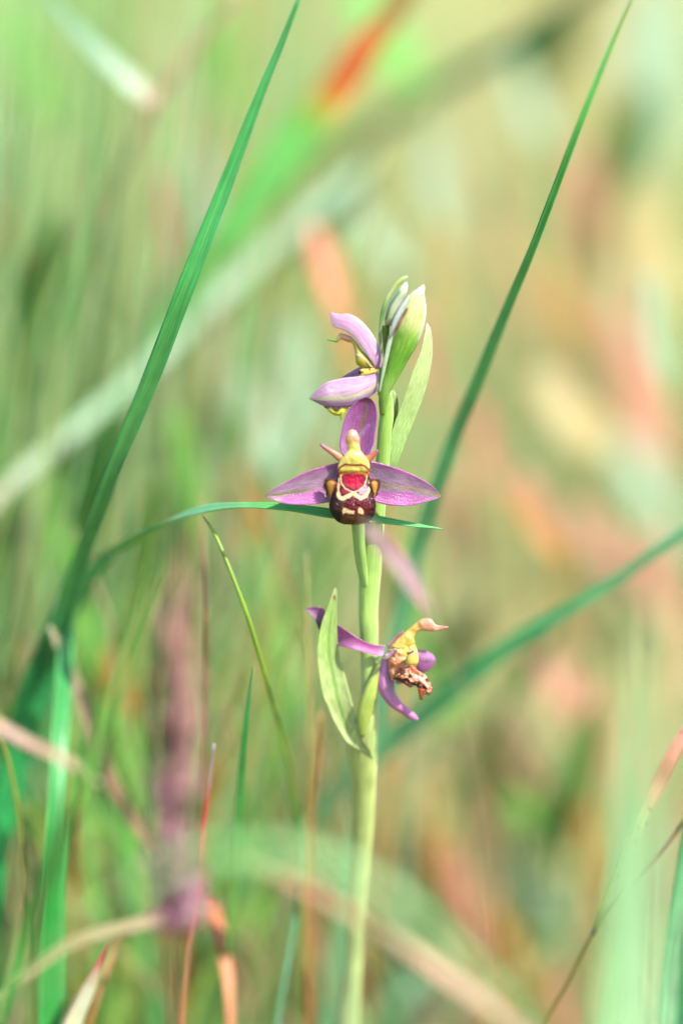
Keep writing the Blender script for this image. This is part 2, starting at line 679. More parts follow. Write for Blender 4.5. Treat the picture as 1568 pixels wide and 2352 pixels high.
blade('slender bright green grass blade with dry tip rising right of the buds',
      [(915, 1440, 54), (955, 1270, 47), (1000, 1130, 40), (1045, 1000, 34), (1090, 890, 28), (1130, 790, 22), (1180, 670, 15), (1230, 550, 9), (1290, 390, 3), (1340, 260, 0), (1400, 110, 0), (1446, 5, 0), (1456, -18, 0)],
      [22, 20, 18, 16, 14, 12, 10, 8.5, 8, 7, 5, 2.5, 1],
      [(0, (140, 220, 160)), (.5, (110, 215, 130)), (.7, (80, 195, 90)), (.9, (110, 200, 90)), (.97, (150, 175, 80)), (1, (70, 110, 50))], fold=0.4, twist=0.0, face=0.5,
      colf=edgecol((120, 205, 110), None, 0.4))
blade('soft green grass blade climbing diagonally to the right behind the lower flower',
      [(820, 1770, 78), (900, 1695, 74), (980, 1635, 69), (1100, 1535, 62), (1200, 1462, 57), (1300, 1402, 52), (1400, 1340, 48), (1500, 1270, 44), (1610, 1190, 40)],
      [28, 28, 27, 24, 19, 15, 13, 12, 10],
      [(0, (150, 220, 150)), (.4, (110, 225, 130)), (1, (120, 220, 150))], fold=0.3, twist=0.0)
blade('short dark green blade hanging under the diagonal soft blade',
      [(1150, 1640, 150), (1205, 1545, 146), (1250, 1480, 142), (1285, 1420, 140)], [10, 24, 20, 3],
      [(0, (120, 190, 100)), (1, (60, 160, 70))])
blade('wide folded green grass blade beside the brown twig',
      [(1535, 2420, -2), (1550, 2250, -1), (1568, 2100, 0), (1588, 1950, 2), (1610, 1780, 4)], [36, 36, 34, 30, 22],
      [(0, (110, 185, 125)), (.5, (90, 170, 105)), (1, (60, 150, 80))], fold=0.7, twist=-0.2, m=8,
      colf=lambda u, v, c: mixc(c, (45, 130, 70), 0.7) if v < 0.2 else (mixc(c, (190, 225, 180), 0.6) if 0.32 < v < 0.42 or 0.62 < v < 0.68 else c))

# the brown twig: culm, node and a dried leaf
TW = [(1228, 2385, 0), (1300, 2262, 0), (1366, 2138, 0), (1450, 2030, 0), (1520, 1952, 2), (1600, 1845, 4)]
tw_base = W(1228, 2385, 0)
tw = empty('grass_plant', (tw_base.x - 0.02, tw_base.y, 0))
tag(tw, 'thin brown grass stem with purple node and half dried spotted leaf', 'grass stem')
blade(None, TW, [4.5, 4.5, 5.5, 4.5, 4.2, 4], [(0, (150, 140, 50)), (.35, (130, 120, 50)), (.5, (140, 95, 50)), (1, (135, 80, 60))], name='culm', parent=tw, tube=True, root_dx=-0.02)
blade(None, [(1361, 2147, 0), (1366, 2138, 0), (1372, 2127, 0)], [6.5, 8, 6], [(0, (110, 60, 70)), (1, (120, 70, 60))], name='node', parent=tw, tube=True, root=False, n=8)


def spots(u, v, c):
    s = math.sin(u * 61 + v * 9) * math.sin(u * 23.0 - v * 5)
    return mixc(c, (95, 50, 40), 0.75) if s > 0.86 else c


blade(None, [(1366, 2136, -1), (1384, 2094, -2), (1402, 2050, -2), (1430, 1982, -2), (1470, 1885, -1), (1510, 1800, 0), (1545, 1730, 0), (1600, 1640, 2)],
      [6, 8.5, 7.5, 9, 15, 17, 16, 13],
      [(0, (140, 150, 50)), (.15, (150, 170, 70)), (.3, (165, 195, 110)), (.5, (190, 200, 120)), (.62, (225, 175, 130)), (1, (226, 160, 140))],
      name='leaf', parent=tw, root=False, fold=0.5, twist=-0.3, colf=spots, n=90)

# heavily blurred blades nearer than the orchid
for pts, hw, c in (
        ([(1425, 2460, -125), (1434, 2150, -125), (1446, 1850, -127), (1462, 1600, -130), (1480, 1380, -132)], [30, 29, 26, 20, 4], (176, 228, 166)),
        ([(1370, 2460, -110), (1386, 2260, -110), (1406, 2040, -112), (1430, 1840, -114)], [17, 16, 12, 3], (170, 220, 150)),
        ([(1490, 2460, -140), (1486, 2200, -140), (1480, 1950, -142), (1470, 1700, -145)], [22, 20, 15, 3], (186, 230, 174))):
    blade('pale green blurred grass blade standing in front of the brown twig', pts, hw, [(0, c), (1, c)], group='pale blades before the twig')
blade('light green blurred blade arching in front of the orchid stem foot',
      [(180, 2150, -150), (300, 2045, -150), (430, 1975, -150), (560, 1952, -150), (700, 1965, -150), (820, 2010, -150), (950, 2100, -150), (1060, 2200, -150), (1150, 2300, -150), (1230, 2420, -150)],
      [9, 13, 15, 16, 16, 15, 14, 13, 10, 5], [(0, (160, 210, 120)), (.4, (150, 215, 125)), (1, (170, 210, 130))], fold=0.2)
blade('dry pinkish blurred blade crossing low in front of the orchid stem',
      [(1270, 2450, -105), (1150, 2335, -104), (1040, 2250, -103), (930, 2175, -102), (830, 2112, -101), (740, 2062, -100), (640, 2012, -99), (550, 1972, -98)],
      [16, 17, 17, 16, 14, 12, 8, 3],
      [(0, (206, 150, 124)), (.4, (200, 136, 106)), (.6, (180, 176, 90)), (.8, (190, 124, 84)), (1, (170, 186, 100))], fold=0.2)
blade('broad dark green leaf low behind the orchid stem',
      [(840, 2460, 150), (880, 2350, 150), (930, 2260, 155), (985, 2190, 160)], [50, 62, 48, 5], [(0, (60, 150, 80)), (1, (70, 165, 100))], name='broad_leaved_plant', cat='leaf')

# blurred blades further off
blade('whitish green broad blade slanting behind the long bright blade',
      [(-70, 1215, 90), (0, 1135, 98), (120, 1030, 112), (250, 920, 125), (350, 830, 138), (470, 710, 150), (600, 590, 165), (700, 500, 180), (800, 415, 195), (850, 370, 200)],
      [14, 17, 18, 19, 19, 20, 21, 21, 18, 5], [(0, (216, 186, 156)), (.1, (196, 204, 168)), (.3, (166, 204, 154)), (1, (176, 206, 164))], fold=0.2)
blade('dark green blurred blade slanting up right above the buds',
      [(600, 500, 270), (720, 405, 262), (830, 320, 254), (920, 260, 246), (1050, 175, 238), (1200, 90, 220), (1330, 0, 200), (1410, -60, 190)],
      [17, 21, 21, 20, 19, 19, 18, 16], [(0, (84, 160, 76)), (.6, (74, 160, 76)), (1, (50, 150, 60))], fold=0.4, twist=0.5, face=0.0)
blade('fresh green blurred blade turning orange brown toward its tip',
      [(470, 620, 146), (560, 485, 145), (640, 372, 144), (720, 270, 143), (770, 212, 142), (830, 120, 141), (900, 30, 140), (955, -45, 139)],
      [30, 46, 50, 44, 38, 34, 28, 24],
      [(0, (120, 210, 100)), (.45, (140, 235, 115)), (.52, (170, 225, 90)), (.58, (255, 200, 80)), (.64, (255, 130, 50)), (.76, (250, 130, 60)), (.88, (215, 165, 90)), (1, (170, 150, 80))], fold=0.3)
blade('short orange dry blade blurred behind the upper flower',
      [(812, 830, 148), (790, 740, 149), (765, 660, 151), (742, 590, 153), (722, 520, 156)], [12, 24, 30, 30, 14],
      [(0, (214, 140, 70)), (1, (226, 112, 52))], root_dx=0.0)
cu = W(-60, 1150, 0.13)
cst = empty('grass_plant', (cu.x - 0.05, cu.y, 0))
tag(cst, 'blurred jointed grass stem with pale leaf springing from its node', 'grass stem')
blade(None, [(-60, 1150, 130), (60, 900, 127), (160, 670, 125), (260, 440, 123), (342, 262, 121), (420, 150, 121), (500, 50, 121), (550, -25, 121)],
      [9, 9, 9, 9, 9, 8, 7, 7], [(0, (84, 150, 64)), (.5, (96, 160, 76)), (.68, (170, 160, 110)), (.74, (215, 165, 130)), (1, (205, 155, 120))], name='culm', parent=cst, tube=True, root_dx=-0.05)
blade(None, [(336, 268, 121), (350, 240, 121), (366, 212, 121)], [13, 16, 12], [(0, (220, 170, 140)), (1, (215, 170, 140))], name='node', parent=cst, tube=True, root=False, n=8)
blade(None, [(352, 238, 119), (300, 188, 118), (230, 125, 117), (165, 55, 115), (105, -15, 113)], [12, 22, 18, 13, 9],
      [(0, (225, 185, 160)), (.15, (200, 220, 185)), (.5, (165, 200, 165)), (1, (120, 175, 130))], name='leaf', parent=cst, root=False, fold=0.3)

# fine upright stems, blurred, on the green side of the meadow
rf = random.Random(21)
for k in range(60):
    x0 = rf.uniform(-60, 520)
    yy = rf.uniform(125, 230)
    top = rf.uniform(-120, 520)
    bend = rf.uniform(20, 120)
    x1 = x0 + bend
    c = rf.choice([(100, 170, 70), (150, 200, 110), (206, 230, 180), (70, 150, 60), (216, 226, 180), (226, 190, 140), (90, 160, 80)])
    blade('hair thin upright grass stem in the blurred green stand',
          [(x0 - bend * 0.3, 1500, yy), (x0, 1000, yy), (x0 + bend * 0.45, (1000 + top) / 2, yy), (x1, top, yy)],
          [4.5, 4.5, 3.5, 1.2], [(0, c), (1, mixc(c, (210, 205, 160), 0.3))], name='fine_grass_stem', cat='grass stem', group='fine stems in the green stand', n=16, m=2)

# broad soft leaves standing in the meadow behind, each on its own stalk
def far_leaf(label, group, col, spots_):
    for (x, y, depth, hw, hl, an) in spots_:
        depth, hw = depth * 0.55, hw * 1.1
        if 'deep' not in label:
            an = 180 - an
        ca, sa = math.cos(math.radians(an)), math.sin(math.radians(an))
        P = lambda t: (x + hl * t * ca, y - hl * t * sa, depth - 10 * t)
        bx, by = P(-1.0)[:2]
        c2 = mixc(col, (255, 255, 220), 0.15)
        blade(label, [(bx - ca * hl * .2, by + sa * hl * .2 + 50, depth + 12), P(-1.0), P(-0.5), P(0.1), P(0.6), P(1.0)], [4, 0.35 * hw, 0.9 * hw, hw, 0.7 * hw, 2],
              [(0, mixc(col, (150, 180, 80), .3)), (.3, col), (1, c2)], name='meadow_plant', cat='leaf', group=group, n=18, m=4, fold=0.25, twist=-0.2, root_w=3)


far_leaf('milky pale green leaf blurred far behind the orchid', 'milky leaves behind', (190, 222, 184), [
    (1500, 130, 700, 75, 210, 85), (1500, 745, 300, 50, 110, 78), (1500, 1130, 640, 36, 170, 50), (690, 880, 420, 60, 150, 70), (600, 980, 330, 40, 130, 60),
    (525, 1680, 300, 34, 90, 80), (1210, 230, 600, 50, 80, 60), (1000, 420, 500, 46, 120, 75), (1220, 2050, 350, 50, 90, 40), (470, 460, 380, 30, 130, 80), (860, 540, 480, 36, 110, 50)])
far_leaf('straw yellow leaf blurred far behind the orchid', 'straw yellow leaves behind', (208, 186, 118), [
    (1300, 945, 420, 60, 100, 35), (1480, 560, 620, 70, 140, 60), (1010, 620, 420, 50, 120, 80), (290, 1715, 260, 40, 90, 70), (275, 2010, 240, 48, 80, 50), (30, 850, 300, 30, 90, 80), (1000, 1880, 300, 46, 120, 60),
    (1180, 640, 560, 50, 110, 60), (1440, 1480, 420, 46, 110, 70), (760, 1120, 380, 46, 110, 70)])
far_leaf('pinkish dry leaf blurred far behind the orchid', 'pinkish dry leaves behind', (222, 150, 120), [
    (1180, 1700, 330, 34, 110, 60), (1400, 1700, 420, 36, 130, 70), (1050, 1150, 330, 30, 110, 70), (1380, 1250, 420, 40, 110, 50), (980, 820, 360, 30, 120, 75), (1420, 760, 560, 40, 120, 60),
    (1240, 1180, 300, 44, 90, 60), (1290, 1570, 330, 40, 130, 40), (1110, 1020, 380, 40, 110, 70), (1160, 1960, 330, 40, 90, 75), (1060, 2060, 280, 34, 130, 70), (1480, 900, 520, 60, 160, 65),
    (570, 1480, 260, 34, 100, 70), (1130, 460, 480, 30, 70, 85), (1350, 470, 600, 60, 120, 70), (380, 490, 260, 26, 100, 80), (1510, 1330, 420, 50, 110, 60), (1290, 2300, 240, 44, 90, 70)])
far_leaf('ochre brown leaf blurred behind the orchid', 'ochre leaves behind', (206, 138, 60), [
    (1225, 1200, 260, 36, 90, 50), (1360, 1930, 330, 34, 120, 70), (1010, 2000, 260, 26, 120, 75), (1180, 2180, 260, 28, 110, 60), (1320, 1420, 420, 34, 100, 60), (1100, 1760, 360, 30, 110, 75), (1290, 700, 520, 36, 110, 70),
    (280, 1610, 200, 36, 130, 72), (560, 1180, 240, 26, 110, 84), (120, 1720, 180, 18, 110, 80), (25, 560, 330, 26, 80, 70), (590, 1240, 330, 30, 120, 80), (1100, 2200, 300, 30, 100, 65), (350, 2250, 170, 26, 110, 55)])
far_leaf('deep green leaf blurred behind the orchid', 'deep green leaves behind', (74, 146, 54), [
    (1260, 1880, 300, 34, 120, 70), (1050, 1480, 340, 30, 110, 60), (1440, 330, 520, 40, 150, 75), (940, 2180, 240, 34, 120, 60),
    (20, 2080, 160, 60, 190, 65), (250, 1560, 200, 30, 150, 74), (30, 1420, 200, 34, 150, 80), (500, 2260, 190, 40, 110, 60), (390, 2050, 220, 26, 130, 100),
    (90, 640, 260, 40, 150, 75), (700, 1290, 360, 50, 120, 80), (1330, 1760, 300, 44, 150, 80), (60, 1290, 240, 40, 130, 85), (330, 1250, 230, 34, 160, 80), (620, 1900, 260, 36, 130, 75), (1270, 90, 620, 50, 120, 70), (240, 1080, 220, 30, 150, 70), (760, 480, 420, 40, 150, 45), (470, 2200, 220, 34, 110, 70)])  # olive-dark leaf low on the right is added to stand in for shade
far_leaf('lively green leaf blurred behind the orchid', 'lively green leaves behind', (130, 206, 80), [
    (300, 1960, 180, 50, 130, 45), (300, 1740, 190, 44, 120, 65), (120, 1180, 220, 30, 160, 70), (600, 1380, 240, 34, 130, 75),
    (660, 1500, 300, 36, 130, 75), (950, 1350, 260, 34, 130, 70), (1010, 1560, 330, 40, 110, 60), (870, 60, 500, 60, 130, 50), (560, 2020, 240, 40, 110, 60), (200, 1480, 200, 30, 150, 72), (430, 1080, 240, 30, 150, 75), (1180, 1800, 330, 36, 120, 65), (60, 130, 420, 50, 130, 60), (520, 120, 420, 40, 150, 80)])

# wispy awns crossing at all angles over the low green grass
rw = random.Random(33)
for k in range(44):
    x0, y0 = rw.uniform(-40, 760), rw.uniform(1250, 2330)
    an = math.radians(rw.choice((rw.uniform(55, 85), rw.uniform(95, 130))))
    ln = rw.uniform(160, 420)
    yy = rw.uniform(28, 130)
    bow = rw.uniform(-40, 40)
    ex, ey = math.cos(an) * ln, -math.sin(an) * ln
    c = rw.choice([(206, 196, 140), (160, 200, 90), (190, 130, 80), (120, 180, 90), (214, 190, 150), (200, 150, 110)])
    blade('wispy bowed awn among the low green grass', [(x0 - ex * .5, y0 - ey * .5, yy + 6), (x0 + bow * .6, y0, yy), (x0 + ex * .5, y0 + ey * .5, yy - 4)],
          [2.6, 3.2, 1], [(0, c), (1, mixc(c, (220, 210, 160), .3))], name='wispy_awn', cat='awn', group='wispy awns in the low grass', n=14, m=2)

# mauve seed head, blurred in front
sh_b = W(398, 2420, -0.088)
sh = empty('seed_head', (sh_b.x, sh_b.y, 0))
tag(sh, 'blurred mauve grass seed head standing before the meadow', 'seed head')
blade(None, [(398, 2440, -88), (398, 2150, -90), (402, 1800, -94), (408, 1500, -98), (412, 1150, -102)], [5, 5, 5, 4, 2], [(0, (170, 120, 110)), (1, (190, 140, 120))], name='culm', parent=sh, tube=True)
rs = random.Random(4)
for k in range(84):
    t = k / 83
    py = 2160 - 720 * t + rs.uniform(-25, 25)
    sgn = rs.choice((-1, 1))
    cx = 399 + 12 * t
    c = mixc((176, 116, 146), (206, 150, 126), t + rs.uniform(-.2, .2))
    wide = rs.uniform(6, 78) * (1 - 0.55 * t)
    blade(None, [(cx, py, -92 - 9 * t), (cx + sgn * wide * .6, py - 38, -92 - 9 * t + rs.uniform(-3, 3)), (cx + sgn * wide * 0.9, py - 85, -92 - 9 * t + rs.uniform(-4, 4)), (cx + sgn * wide * 0.8, py - 120, -92 - 9 * t)],
          [3, 15, 12, 1], [(0, c), (1, mixc(c, (220, 180, 160), 0.4))], name='spikelet', parent=sh, root=False, n=10, m=2)

# thin stems and small blades low on the left
blade('thin red brown stem standing upright behind the mauve seed head',
      [(440, 2050, 60), (455, 1860, 42), (462, 1720, 32), (467, 1600, 28), (470, 1450, 28), (468, 1300, 32), (460, 1130, 38)], [4, 4, 4.5, 5, 5, 4, 2],
      [(0, (190, 110, 80)), (.3, (195, 70, 60)), (.6, (180, 100, 50)), (1, (190, 150, 90))], name='grass_plant', cat='grass stem', tube=True)
blade('sharp salmon red grass stem with a grey withered tip',
      [(413, 2390, 0), (428, 2230, 0), (441, 2120, 0), (456, 2000, 0), (470, 1880, 0), (480, 1800, 0), (491, 1708, 0)], [6.5, 6, 5.5, 5.5, 5, 4.2, 4],
      [(0, (205, 130, 80)), (.3, (190, 140, 100)), (.45, (225, 110, 90)), (.8, (215, 90, 75)), (.87, (170, 140, 130)), (1, (150, 140, 130))], name='grass_plant', cat='grass stem', fold=0.6)
blade('narrow green blade with dark pointed tip between thin stems',
      [(525, 2330, 32), (530, 2150, 22), (540, 2000, 14), (548, 1880, 8), (555, 1770, 3), (565, 1660, 0), (581, 1528, 0)], [8, 10, 11, 9, 7, 5, 0.8],
      [(0, (150, 205, 100)), (.4, (140, 205, 100)), (.7, (70, 170, 80)), (1, (40, 140, 70))], fold=0.5)
blade('yellow green hair thin stem bowing over to a kinked tip',
      [(695, 2390, 45), (693, 2150, 40), (688, 1950, 34), (672, 1800, 26), (648, 1690, 18), (622, 1600, 8), (600, 1520, 3), (570, 1420, 0), (535, 1325, 0), (500, 1240, 2), (482, 1208, 4), (466, 1185, 6)],
      [5, 5, 5, 5, 5, 5, 5, 5, 4.6, 4.4, 4, 1.5], [(0, (150, 190, 90)), (.5, (160, 200, 60)), (.95, (160, 200, 60)), (1, (190, 170, 110))], name='grass_plant', cat='grass stem', tube=True)
blade('curled orange dry leaf low beside the red stem',
      [(531, 2390, 16), (527, 2290, 20), (517, 2200, 24), (498, 2115, 28), (474, 2062, 32), (452, 2060, 38)], [7, 11, 15, 16, 13, 4],
      [(0, (205, 110, 30)), (.5, (222, 130, 50)), (1, (225, 120, 80))], name='dry_grass_shoot', cat='dry leaf', fold=0.4)
blade('cream white pointed grass leaf with pink tip at the meadow foot',
      [(140, 2440, 0), (168, 2350, 0), (192, 2295, 0), (218, 2238, 0), (247, 2165, 0)], [24, 22, 18, 11, 0.8],
      [(0, (238, 240, 190)), (.6, (242, 240, 200)), (.75, (232, 200, 160)), (.85, (225, 110, 100)), (1, (205, 90, 90))], name='cream_grass_shoot', fold=0.25,
      colf=lambda u, v, c: mixc(c, (200, 120, 120), 0.6) if v > 0.85 else c)
blade('thin ochre stem leaning beside the cream pointed leaf', [(195, 2400, 12), (225, 2290, 14), (255, 2200, 18), (268, 2150, 22)], [5, 5, 5, 1], [(0, (180, 130, 60)), (1, (205, 130, 80))], name='grass_plant', cat='grass stem')
blade('olive hair thin stem at the meadow edge below the pinkish dry blade',
      [(78, 2400, 12), (70, 2200, 12), (58, 2000, 12), (42, 1860, 12), (18, 1740, 12), (2, 1690, 12)], [5, 5, 5, 5, 4.5, 3], [(0, (150, 170, 80)), (1, (165, 170, 60))], name='grass_plant', cat='grass stem', tube=True)
blade('pinkish dry blade lying across the green blades at the meadow edge',
      [(-40, 1648, -62), (10, 1675, -62), (70, 1708, -62), (150, 1746, -64), (230, 1800, -66)], [10, 13, 12, 11, 4], [(0, (216, 160, 140)), (1, (200, 180, 140))], root_dx=-0.04)
blade('yellow green blurred blade leaning right before the upright fresh blade',
      [(-20, 2400, -80), (60, 2150, -80), (140, 1930, -80), (205, 1760, -82), (265, 1590, -84), (320, 1420, -86), (360, 1290, -88)], [12, 18, 20, 18, 15, 11, 3],
      [(0, (80, 170, 70)), (.5, (130, 205, 90)), (1, (170, 216, 110))], fold=0.3)
blade('dull brown drooping blade blurred beside the mauve seed head',
      [(380, 1975, 45), (310, 1890, 40), (245, 1770, 36), (195, 1630, 34), (150, 1520, 32), (115, 1440, 30)], [7, 12, 18, 16, 13, 4], [(0, (190, 150, 120)), (.4, (165, 130, 100)), (1, (200, 190, 150))], root_dx=0.02)
blade('cream blurred blade lying low before the mauve seed head',
      [(60, 2240, -60), (170, 2165, -60), (300, 2128, -62), (420, 2098, -64), (500, 2080, -66)], [8, 13, 15, 14, 4], [(0, (220, 200, 140)), (1, (225, 195, 155))])
for pts, c in (
        ([(700, 2390, 22), (700, 1950, 22), (712, 1750, 20), (707, 1500, 22), (704, 1270, 26)], (170, 165, 80)),
        ([(712, 2390, 30), (715, 1900, 30), (728, 1760, 26), (738, 1640, 24)], (200, 120, 60))):
    blade('thin ochre stem rising beside the lower green bract', pts, [5, 4.5, 4.5, 4, 1.5][:len(pts)], [(0, c), (1, mixc(c, (200, 180, 120), .4))], name='grass_plant', cat='grass stem', group='ochre stems by the bract')
blade('blue green thin stem leaning right toward the orchid foot', [(628, 2400, 14), (652, 2260, 14), (675, 2130, 16), (690, 1990, 18), (696, 1850, 22)], [5, 5, 5, 4, 1.5], [(0, (130, 190, 150)), (1, (90, 160, 100))], name='grass_plant', cat='grass stem')
# a mauve spikelet nearer than the orchid stem, on a hair thin stalk
sp_b = W(1120, 2450, -0.075)
sp = empty('seed_head', (sp_b.x + 0.01, sp_b.y, 0))
tag(sp, 'dusty mauve blurred spikelet dangling before the stem below the bee flower', 'seed head')
blade(None, [(1120, 2450, -75), (1110, 2000, -72), (1070, 1620, -68), (985, 1405, -64)], [1.6, 1.6, 1.5, 1.5], [(0, (190, 180, 120)), (1, (205, 160, 140))], name='stalk', parent=sp, tube=True)
blade(None, [(990, 1415, -64), (955, 1350, -62), (905, 1280, -60), (862, 1230, -58), (835, 1200, -57)], [4, 19, 22, 17, 3], [(0, (170, 104, 108)), (.5, (160, 112, 116)), (1, (170, 130, 124))], name='spikelet', parent=sp, root=False)

# ------------------------------------------------------------------ the orchid
def conv(ox, oy, k, y0):
    """crop coordinates -> (px, py, Y metres); d in crop pixels, positive away"""
    f = 1568 / 1707.0

    def c(p):
        return ((ox + p[0] / k) * f, (oy + p[1] / k) * f, y0 + (p[2] if len(p) > 2 else 0) * S0 * f / k)
    return c


C1 = lambda y0: conv(640, 1020, 3.136, y0)
C2 = lambda y0: conv(740, 660, 3.92, y0)
C3 = lambda y0: conv(740, 1440, 3.7333, y0)
CF = lambda y0: conv(0, 0, 1568 / 1707.0, y0)

stem_base = W(752, 2420, 0.004)
OR = empty('bee_orchid', (stem_base.x - 0.006, stem_base.y, 0))
tag(OR, 'bee orchid with mauve flowers, green stem, bracts and pale buds', 'orchid')
ORG = Vector(OR.location)


def loft(name, A, B, cv, col, parent, mat, n=28, m=12, front=0.0, back=0.0, cup=0.0, thick=3.0, label=None, wob=0.0, seed=0, lump=0.0, lump_s=0.03):
    """a closed body between two outline edges; front/back bulge and cup are fractions of the local half width"""
    dim3 = lambda E: [(p[0], p[1], p[2] if len(p) > 2 else 0.0) for p in E]
    a = catmull(dim3(A), n)
    b = catmull(dim3(B), n)
    r = random.Random(seed)
    ph = [r.uniform(0, 6.28) for _ in range(4)]
    verts, cols, uvs, faces = [], [], [], []
    s = 0.0
    prev = None
    for i in range(n):
        u = i / (n - 1)
        hw = 0.5 * float(np.linalg.norm((a[i] - b[i])[:2]))
        mid = (a[i] + b[i]) / 2
        if prev is not None:
            s += float(np.linalg.norm(mid - prev))
        prev = mid
        for side in (0, 1):
            for k in range(m + 1):
                v = k / m if side == 0 else 1 - k / m
                e = math.sqrt(max(0.0, 1 - (2 * v - 1) ** 2))
                p = a[i] * (1 - v) + b[i] * v
                d = p[2] + cup * hw * e * e
                if wob:
                    d += wob * hw * math.sin(u * 9 + ph[0] + v * 4) * (abs(2 * v - 1) ** 2) + wob * 0.5 * hw * math.sin(u * 17 + ph[1])
                if lump:
                    d += lump * mnoise.fractal(Vector((p[0] * lump_s, p[1] * lump_s, seed + side * 3.3)), 1.0, 2.0, 3)
                fr = front(u) if callable(front) else front
                t = min(thick, hw * 0.5 + 0.2)
                d += -(fr * hw * e + t * (0.25 + 0.75 * e)) if side == 0 else (back * hw * e + t * (0.25 + 0.75 * e))
                q = cv((p[0], p[1], d))
                verts.append(W(*q) - ORG)
                cols.append(lin(col(u, v, p[0], p[1])))
                uvs.append((s * 0.0008, v))
    K = 2 * (m + 1)
    for i in range(n - 1):
        for k in range(K):
            x = i * K + k
            y = i * K + (k + 1) % K
            faces.append((x, x + K, y + K, y))
    faces.append(tuple(range(K)))
    faces.append(tuple(range(n * K - 1, (n - 1) * K - 1, -1)))
    me = new_mesh(name, verts, faces, cols, uvs, mat)
    o = link(name, me, parent)
    if label:
        o['label'] = label
    return o


def sdpoly(x, y, poly):
    d = 1e18
    ins = False
    n = len(poly)
    j = n - 1
    for i in range(n):
        x1, y1 = poly[i]
        x2, y2 = poly[j]
        ex, ey = x2 - x1, y2 - y1
        wx, wy = x - x1, y - y1
        t = min(max((wx * ex + wy * ey) / (ex * ex + ey * ey + 1e-9), 0), 1)
        d = min(d, (wx - ex * t) ** 2 + (wy - ey * t) ** 2)
        if (y1 > y) != (y2 > y) and x < (x2 - x1) * (y - y1) / (y2 - y1) + x1:
            ins = not ins
        j = i
    d = math.sqrt(d)
    return -d if ins else d


def dline(x, y, pl):
    d = 1e18
    for (x1, y1), (x2, y2) in zip(pl, pl[1:]):
        ex, ey = x2 - x1, y2 - y1
        wx, wy = x - x1, y - y1
        t = min(max((wx * ex + wy * ey) / (ex * ex + ey * ey + 1e-9), 0), 1)
        d = min(d, (wx - ex * t) ** 2 + (wy - ey * t) ** 2)
    return math.sqrt(d)


def green_body(c0, c1, rib=None, nr=5):
    def f(u, v, x, y):
        c = mixc(c0, c1, u)
        if rib:
            q = 0.5 + 0.5 * math.cos(v * math.pi * 2 * nr)
            c = mixc(c, rib, 0.45 * q ** 3)
        return c
    return f


# stem: left and right outlines in full-photo coordinates, top to bottom
SL = [(884, 905), (872, 950), (866, 1000), (862, 1060), (852, 1130), (838, 1200), (826, 1300), (823, 1400), (828, 1500), (828, 1600), (816, 1645), (796, 1690), (797, 1735), (804, 1790), (808, 1900), (800, 2000), (795, 2100), (783, 2250), (766, 2352), (755, 2440)]
SR = [(900, 895), (904, 950), (898, 1000), (894, 1060), (888, 1130), (882, 1200), (876, 1300), (868, 1400), (868, 1500), (869, 1600), (869, 1645), (868, 1690), (866, 1735), (862, 1790), (856, 1900), (846, 2000), (838, 2100), (828, 2250), (822, 2352), (812, 2440)]
zfun = lambda py: 0.0 if py < 1650 else (py - 1650) * 0.028      # mm of lean, low part a little farther off


def lean(E):
    return [(x, y, zfun(y) * 0.001 / S0) for x, y in E]


loft('stem', lean(SL), lean(SR), CF(0.0), lambda u, v, x, y: mixc(ramp([(0, (140, 190, 70)), (.2, (160, 202, 90)), (.35, (176, 212, 110)), (.45, (206, 224, 140)), (.55, (202, 218, 124)), (.7, (206, 222, 138)), (1, (206, 230, 168))], u), (190, 216, 130), 0.5 * sstep(0.7, 1.0, v) + 0.28 * (0.5 + 0.5 * math.cos(v * 40 + 0.4 * math.sin(u * 60))) ** 2), OR, M_STEM, n=110, m=14, front=0.9, back=0.9, thick=0.0)
# the lowest run of the stem, down to the soil
p_hi = W(784, 2432, 0.0092)
me, _ = blade_mesh('stem', [(772, 2560, 25), (783, 2438, 22.1), (791, 2390, 20.8)], [27, 27.5, 26.5], [(0, (176, 216, 130)), (1, (176, 220, 136))], tube=True, mat=M_STEM, origin=ORG, n=12, root_dx=-0.004)
link('stem_foot', me, OR)
for k, (an, ln) in enumerate(((0.5, 0.06), (2.6, 0.055), (4.4, 0.05), (5.6, 0.058))):       # basal leaves on the soil
    vs, fs, cs, uv = [], [], [], []
    nn, mm = 12, 4
    for i in range(nn):
        u = i / (nn - 1)
        w = 0.009 * math.sin(math.pi * min(u * 0.93 + 0.07, 1)) ** 0.8 + 0.0004
        for side in (1, -1):
            for j in range(mm + 1):
                v = (-1 + 2 * j / mm) * side
                r_ = 0.002 + ln * u
                z = 0.006 + 0.03 * math.sin(u * 2.4) * 0.6 + 0.3 * w * abs(v) + 0.0002 * side
                vs.append((r_ * math.cos(an) - w * v * math.sin(an), r_ * math.sin(an) + w * v * math.cos(an), z))
                cs.append(lin((96, 165, 80)))
                uv.append((u * .5, v))
    KK = 2 * (mm + 1)
    for i in range(nn - 1):
        for j in range(KK):
            fs.append((i * KK + j, i * KK + (j + 1) % KK, (i + 1) * KK + (j + 1) % KK, (i + 1) * KK + j))
    fs.append(tuple(range(KK)))
    link('basal_leaf', new_mesh('basal_leaf', vs, fs, cs, uv, M_BRACT), OR)

